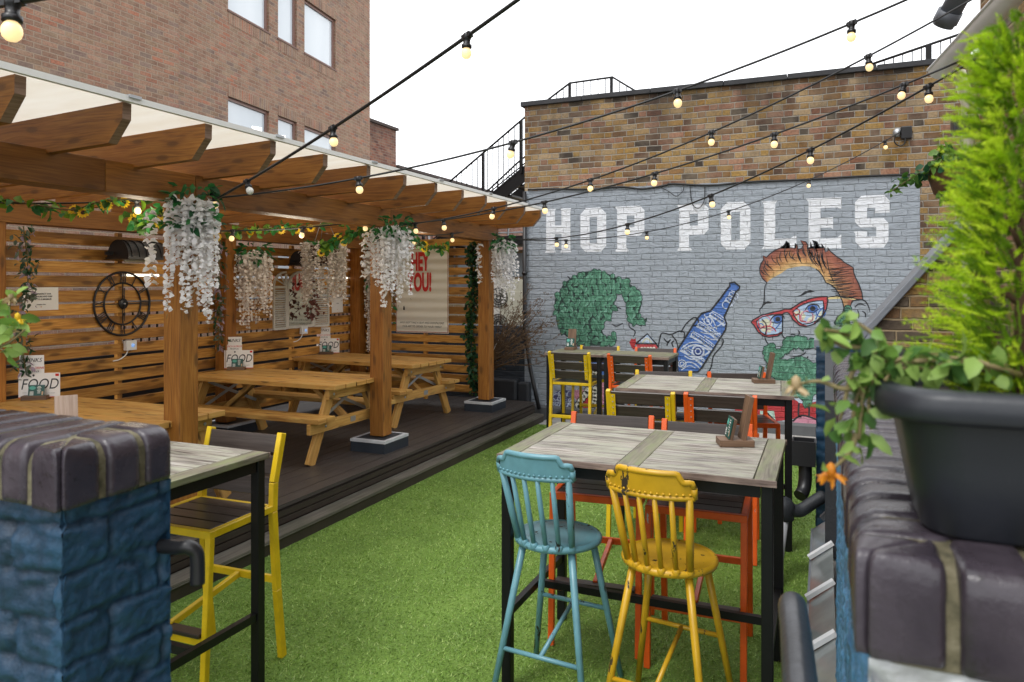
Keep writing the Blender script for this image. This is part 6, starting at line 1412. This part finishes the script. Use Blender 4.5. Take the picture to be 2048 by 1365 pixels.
def needles(b):
    for k in range(1750):
        z0 = g.random() ** .9 * .425; a = g.uniform(0, 2 * math.pi); q = g.uniform(.35, 1.0) ** .7; rr = rough_rad(z0) * (1 + .20 * math.sin(a * 3 + z0 * 21) * math.sin(z0 * 37 + a)) * q
        tip = Vector((math.cos(a) * rr, math.sin(a) * rr * .85, z0 + g.uniform(.0, .025))); base = Vector((tip.x * .58, tip.y * .58, tip.z - g.uniform(-.004, .034)))
        d = (tip - base); L = d.length; d.normalize(); side = d.cross(rv(g)).normalized(); cl = noise.noise(Vector((math.cos(a) * 2.2, math.sin(a) * 2.2, z0 * 17))); mm = (g.choice((1, 1, 0)) if cl > -.05 else g.choice((0, 0, 2))) if q > .8 else (g.choice((0, 0, 1, 2)) if q > .66 and cl > -.15 else 2)
        for i in range(9):
            f = i / 8; c_ = base + d * L * f; w_ = .0115 * (1.1 - .65 * f)
            for s_ in (-1, 1, 0):
                dd = (d * .95 + side * s_ * .7 + rv(g) * .25).normalized()
                e = c_ + dd * w_ * g.uniform(.8, 1.35); nx = dd.cross(rv(g)).normalized() * .0011
                b.add([c_ - nx, c_ + nx, e], [(0, 1, 2)], mm)
part('foliage', needles, [m_c1, m_c2, m_c3], cf)
def trail(label, name, loc, stems, seed, lsize, mats, nper, wr=.62, droop=.3, flowers=()):
    gg = random.Random(seed); t_ = thing(name, label, 'plant', loc); O = Vector(loc)
    S_ = [spline([Vector(p) - O for p in s_], 7) for s_ in stems]
    part('stems', lambda b: [b.tube(s_, [.004 * (1 - .6 * i / len(s_)) for i in range(len(s_))], 6) for s_ in S_], plain('green_brown_stem', (.20, .16, .07), .7, var=.4), t_)
    def lv(b):
        for s_ in S_:
            for k in range(nper):
                i = min(len(s_) - 1, int((gg.random() ** .7) * len(s_))); d = rv(gg); d.z -= droop; leaf(b, s_[i] + rv(gg) * .012, d, rv(gg) + Vector((0, -.4, .8)), lsize * gg.uniform(.6, 1.3), lsize * wr * gg.uniform(.8, 1.2), gg.randrange(len(mats)), .15)
    part('leaves', lv, mats, t_)
    for i, (p, c_) in enumerate(flowers):
        p = Vector(p) - O
        def fw(b):
            for k in range(13): a = 2 * math.pi * k / 13 + gg.gauss(0, .2); leaf(b, p + rv(gg) * .002, (math.cos(a), math.sin(a) * .8, gg.uniform(-1.3, -.3)), rv(gg), gg.uniform(.012, .022), gg.uniform(.004, .008), 0, .25)
            b.lathe([(0, .012), (.005, .008), (.006, -.004), (0, -.006)], p, 8)
        part('flower', fw, c_, t_)
    return t_
Yt = .93; T_ = lambda u, v, y=Yt: on_y(u, v, y)
m_t1, m_t2, m_t3 = leafy('trailing_leaf', (.15, .29, .05)), leafy('trailing_leaf_pale', (.28, .43, .10)), leafy('trailing_leaf_dark', (.06, .15, .03))
trail('trailing leafy plant with drooping stems spilling left from the black planter', 'trailing_plant', tuple(T_(1800, 745, .98)), [
    [T_(1800, 745, .97), T_(1755, 712), T_(1700, 672), T_(1650, 660, .9)], [T_(1800, 745, .97), T_(1770, 690), T_(1735, 660), T_(1705, 640)], [T_(1795, 742, .95), T_(1740, 715), T_(1705, 745), T_(1690, 800), T_(1680, 840)],
    [T_(1800, 745, .95), T_(1760, 725), T_(1730, 770), T_(1722, 830), T_(1718, 880)], [T_(1790, 745, .95), T_(1745, 735), T_(1715, 790), T_(1702, 865)], [T_(1795, 745, .93), T_(1755, 745), T_(1738, 800), T_(1742, 860)], [T_(1795, 742, .97), T_(1735, 700), T_(1680, 690), T_(1640, 655)],
    [T_(1925, 742, 1.0), T_(1860, 722), T_(1800, 728), T_(1760, 745)], [T_(1940, 735, 1.02), T_(1880, 712, .98), T_(1810, 716), T_(1765, 735)], [T_(1900, 745, .96), T_(1850, 735), T_(1800, 738), T_(1770, 760, .9)], [T_(1980, 745, .96), T_(1930, 728), T_(1880, 730), T_(1850, 742)], [T_(2040, 750, .97), T_(1990, 735), T_(1950, 722), T_(1900, 715)]], 3, .026, [m_t1, m_t2, m_t2, m_t3], 18)
def wstem(label, pts, fl_, seed):
    return trail(label, 'flower_stem', tuple(pts[0]), [pts], seed, .018, [m_t2], 5, flowers=fl_)
m_marig = leafy('orange_petal', (.75, .28, .02)); m_fade = leafy('faded_petal', (.55, .42, .24))
wstem('single orange flower hanging on a thin stem over the right parapet wall', [T_(1712, 868), T_(1700, 905, .92), T_(1680, 925, .92), T_(1664, 940, .92)], [(T_(1662, 945, .92), m_marig)], 4)
wstem('faded flower on a bent pale stem pointing left towards the tables', [T_(1770, 740, .96), T_(1700, 778), T_(1640, 763), T_(1598, 768)], [(T_(1592, 770), m_fade)], 5)
# leafy plant at the left edge, in a pot on the left parapet
lp = thing('plant_pot', 'small dark pot on the left parapet just outside the pier end', 'plant pot', (-1.68, .92, 1.582)); part('tub', lambda b: b.lathe([(0, 0), (.07, 0), (.095, .13), (.105, .13), (.105, .15), (.09, .15), (.085, .12), (0, .12)], (0, 0, 0), 24), m_pot, lp)
trail('bright leafy plant with a faded yellow flower reaching in at the left edge', 'leafy_plant', (-1.68, .92, 1.70), [
    [(-1.68, .92, 1.69), T_(-60, 640, .95), T_(0, 655, .95), T_(40, 665, .95)], [(-1.68, .92, 1.69), T_(-50, 700, .95), T_(10, 690, .95), T_(50, 660, .95)], [(-1.68, .92, 1.69), T_(-60, 620, .95), T_(-10, 618, .95), T_(30, 640, .95)], [(-1.67, .92, 1.69), T_(-40, 660, .95), T_(10, 650, .95), T_(20, 600, .95)], [(-1.68, .92, 1.69), T_(-80, 690, .95), T_(-20, 690, .95), T_(8, 702, .95)]], 9, .042, [m_t2, m_t1, m_t2], 16, .5, .1, [(T_(22, 594, .95), m_fade), (T_(35, 637, .95), leafy('yellow_petal', (.8, .55, .03)))])
# ivy basket on the right hand house
ib = thing('ivy_basket', 'coir hanging basket with ivy trailing left on the right hand house wall', 'hanging basket', tuple(on_y(1925, 345, 4.3))); g = random.Random(5)
part('basket', lambda b: b.lathe([(0, -.16), (.07, -.15), (.13, -.10), (.155, -.02), (.16, .02), (.14, .0), (0, -.02)], (0, 0, 0), 22), m_coir, ib)
part('bracket', lambda b: b.tube([(.02, 0, .30), (.30, .05, .32)], .008, 6), m_plastic, ib)
O = on_y(1925, 345, 4.3); PI_ = [spline([on_y(u, v, 4.3 + dy) - O for u, v in s_], 8) for s_, dy in (([(1915, 320), (1890, 330), (1850, 350), (1800, 358)], -.05), ([(1920, 330), (1880, 325), (1830, 352), (1780, 385)], -.1), ([(1915, 340), (1870, 345), (1830, 362)], 0), ([(1925, 330), (1915, 370), (1880, 395)], -.12), ([(1910, 320), (1895, 300), (1870, 320)], -.1), ([(1930, 320), (1905, 310), (1890, 340)], -.14))]
part('stems', lambda b: [b.tube(s_, .003, 5) for s_ in PI_], m_stem, ib)
def ivy(b):
    for s_ in PI_:
        for k in range(52): q = g.random() ** 1.3; p = s_[min(len(s_) - 1, int(q * len(s_)))]; d = rv(g); d.z -= .3; leaf(b, p + rv(g) * .028 * (1.2 - q), d, rv(g) + Vector((0, -.6, .8)), g.uniform(.025, .055), g.uniform(.022, .042), g.randrange(3), .1)
part('leaves', ivy, [m_lf3, m_lf2, m_t1], ib)
tag(part('flood_light', lambda b: b.box(on_y(1912, 250, 4.6) + Vector((-.02, -.05, -.05)), on_y(1912, 250, 4.6) + Vector((.10, .06, .04))), m_plastic, None, bevel=.01), 'small black floodlight on the right hand house above the ivy basket', 'light')
# black railing between the pergola and the office block
yr = thing('yard_railing', 'black railing seen through the fence gaps behind the clock and mirror', 'railing')
part('rail', lambda b: (b.tube([(-7.6, 6.0, 1.62), (-7.6, 13, 1.62)], .022, 6), b.tube([(-7.6, 6.0, .62), (-7.6, 13, .62)], .018, 6)), m_black, yr)
part('baluster', lambda b: [b.bar((-7.6, 6.0 + .115 * k, .62), (-7.6, 6.0 + .115 * k, 1.62), .016, .016, up=(0, 1, 0)) for k in range(61)], m_black, yr)
settle(yr, (-7.6, 9, .6))

for i, p in enumerate([dpt(280, 405, 5.0), dpt(600, 466, 6.7), dpt(310, 446, 5.4), dpt(840, 485, 7.9), dpt(560, 470, 6.6)]):
    ld = bpy.data.lights.new('bulb_light', 'POINT'); lo = bpy.data.objects.new('bulb_light', ld); COL.objects.link(lo); lo.location = p - Vector((0, 0, .06)); ld.energy = 5.5; ld.color = (1, .86, .66); ld.shadow_soft_size = .12
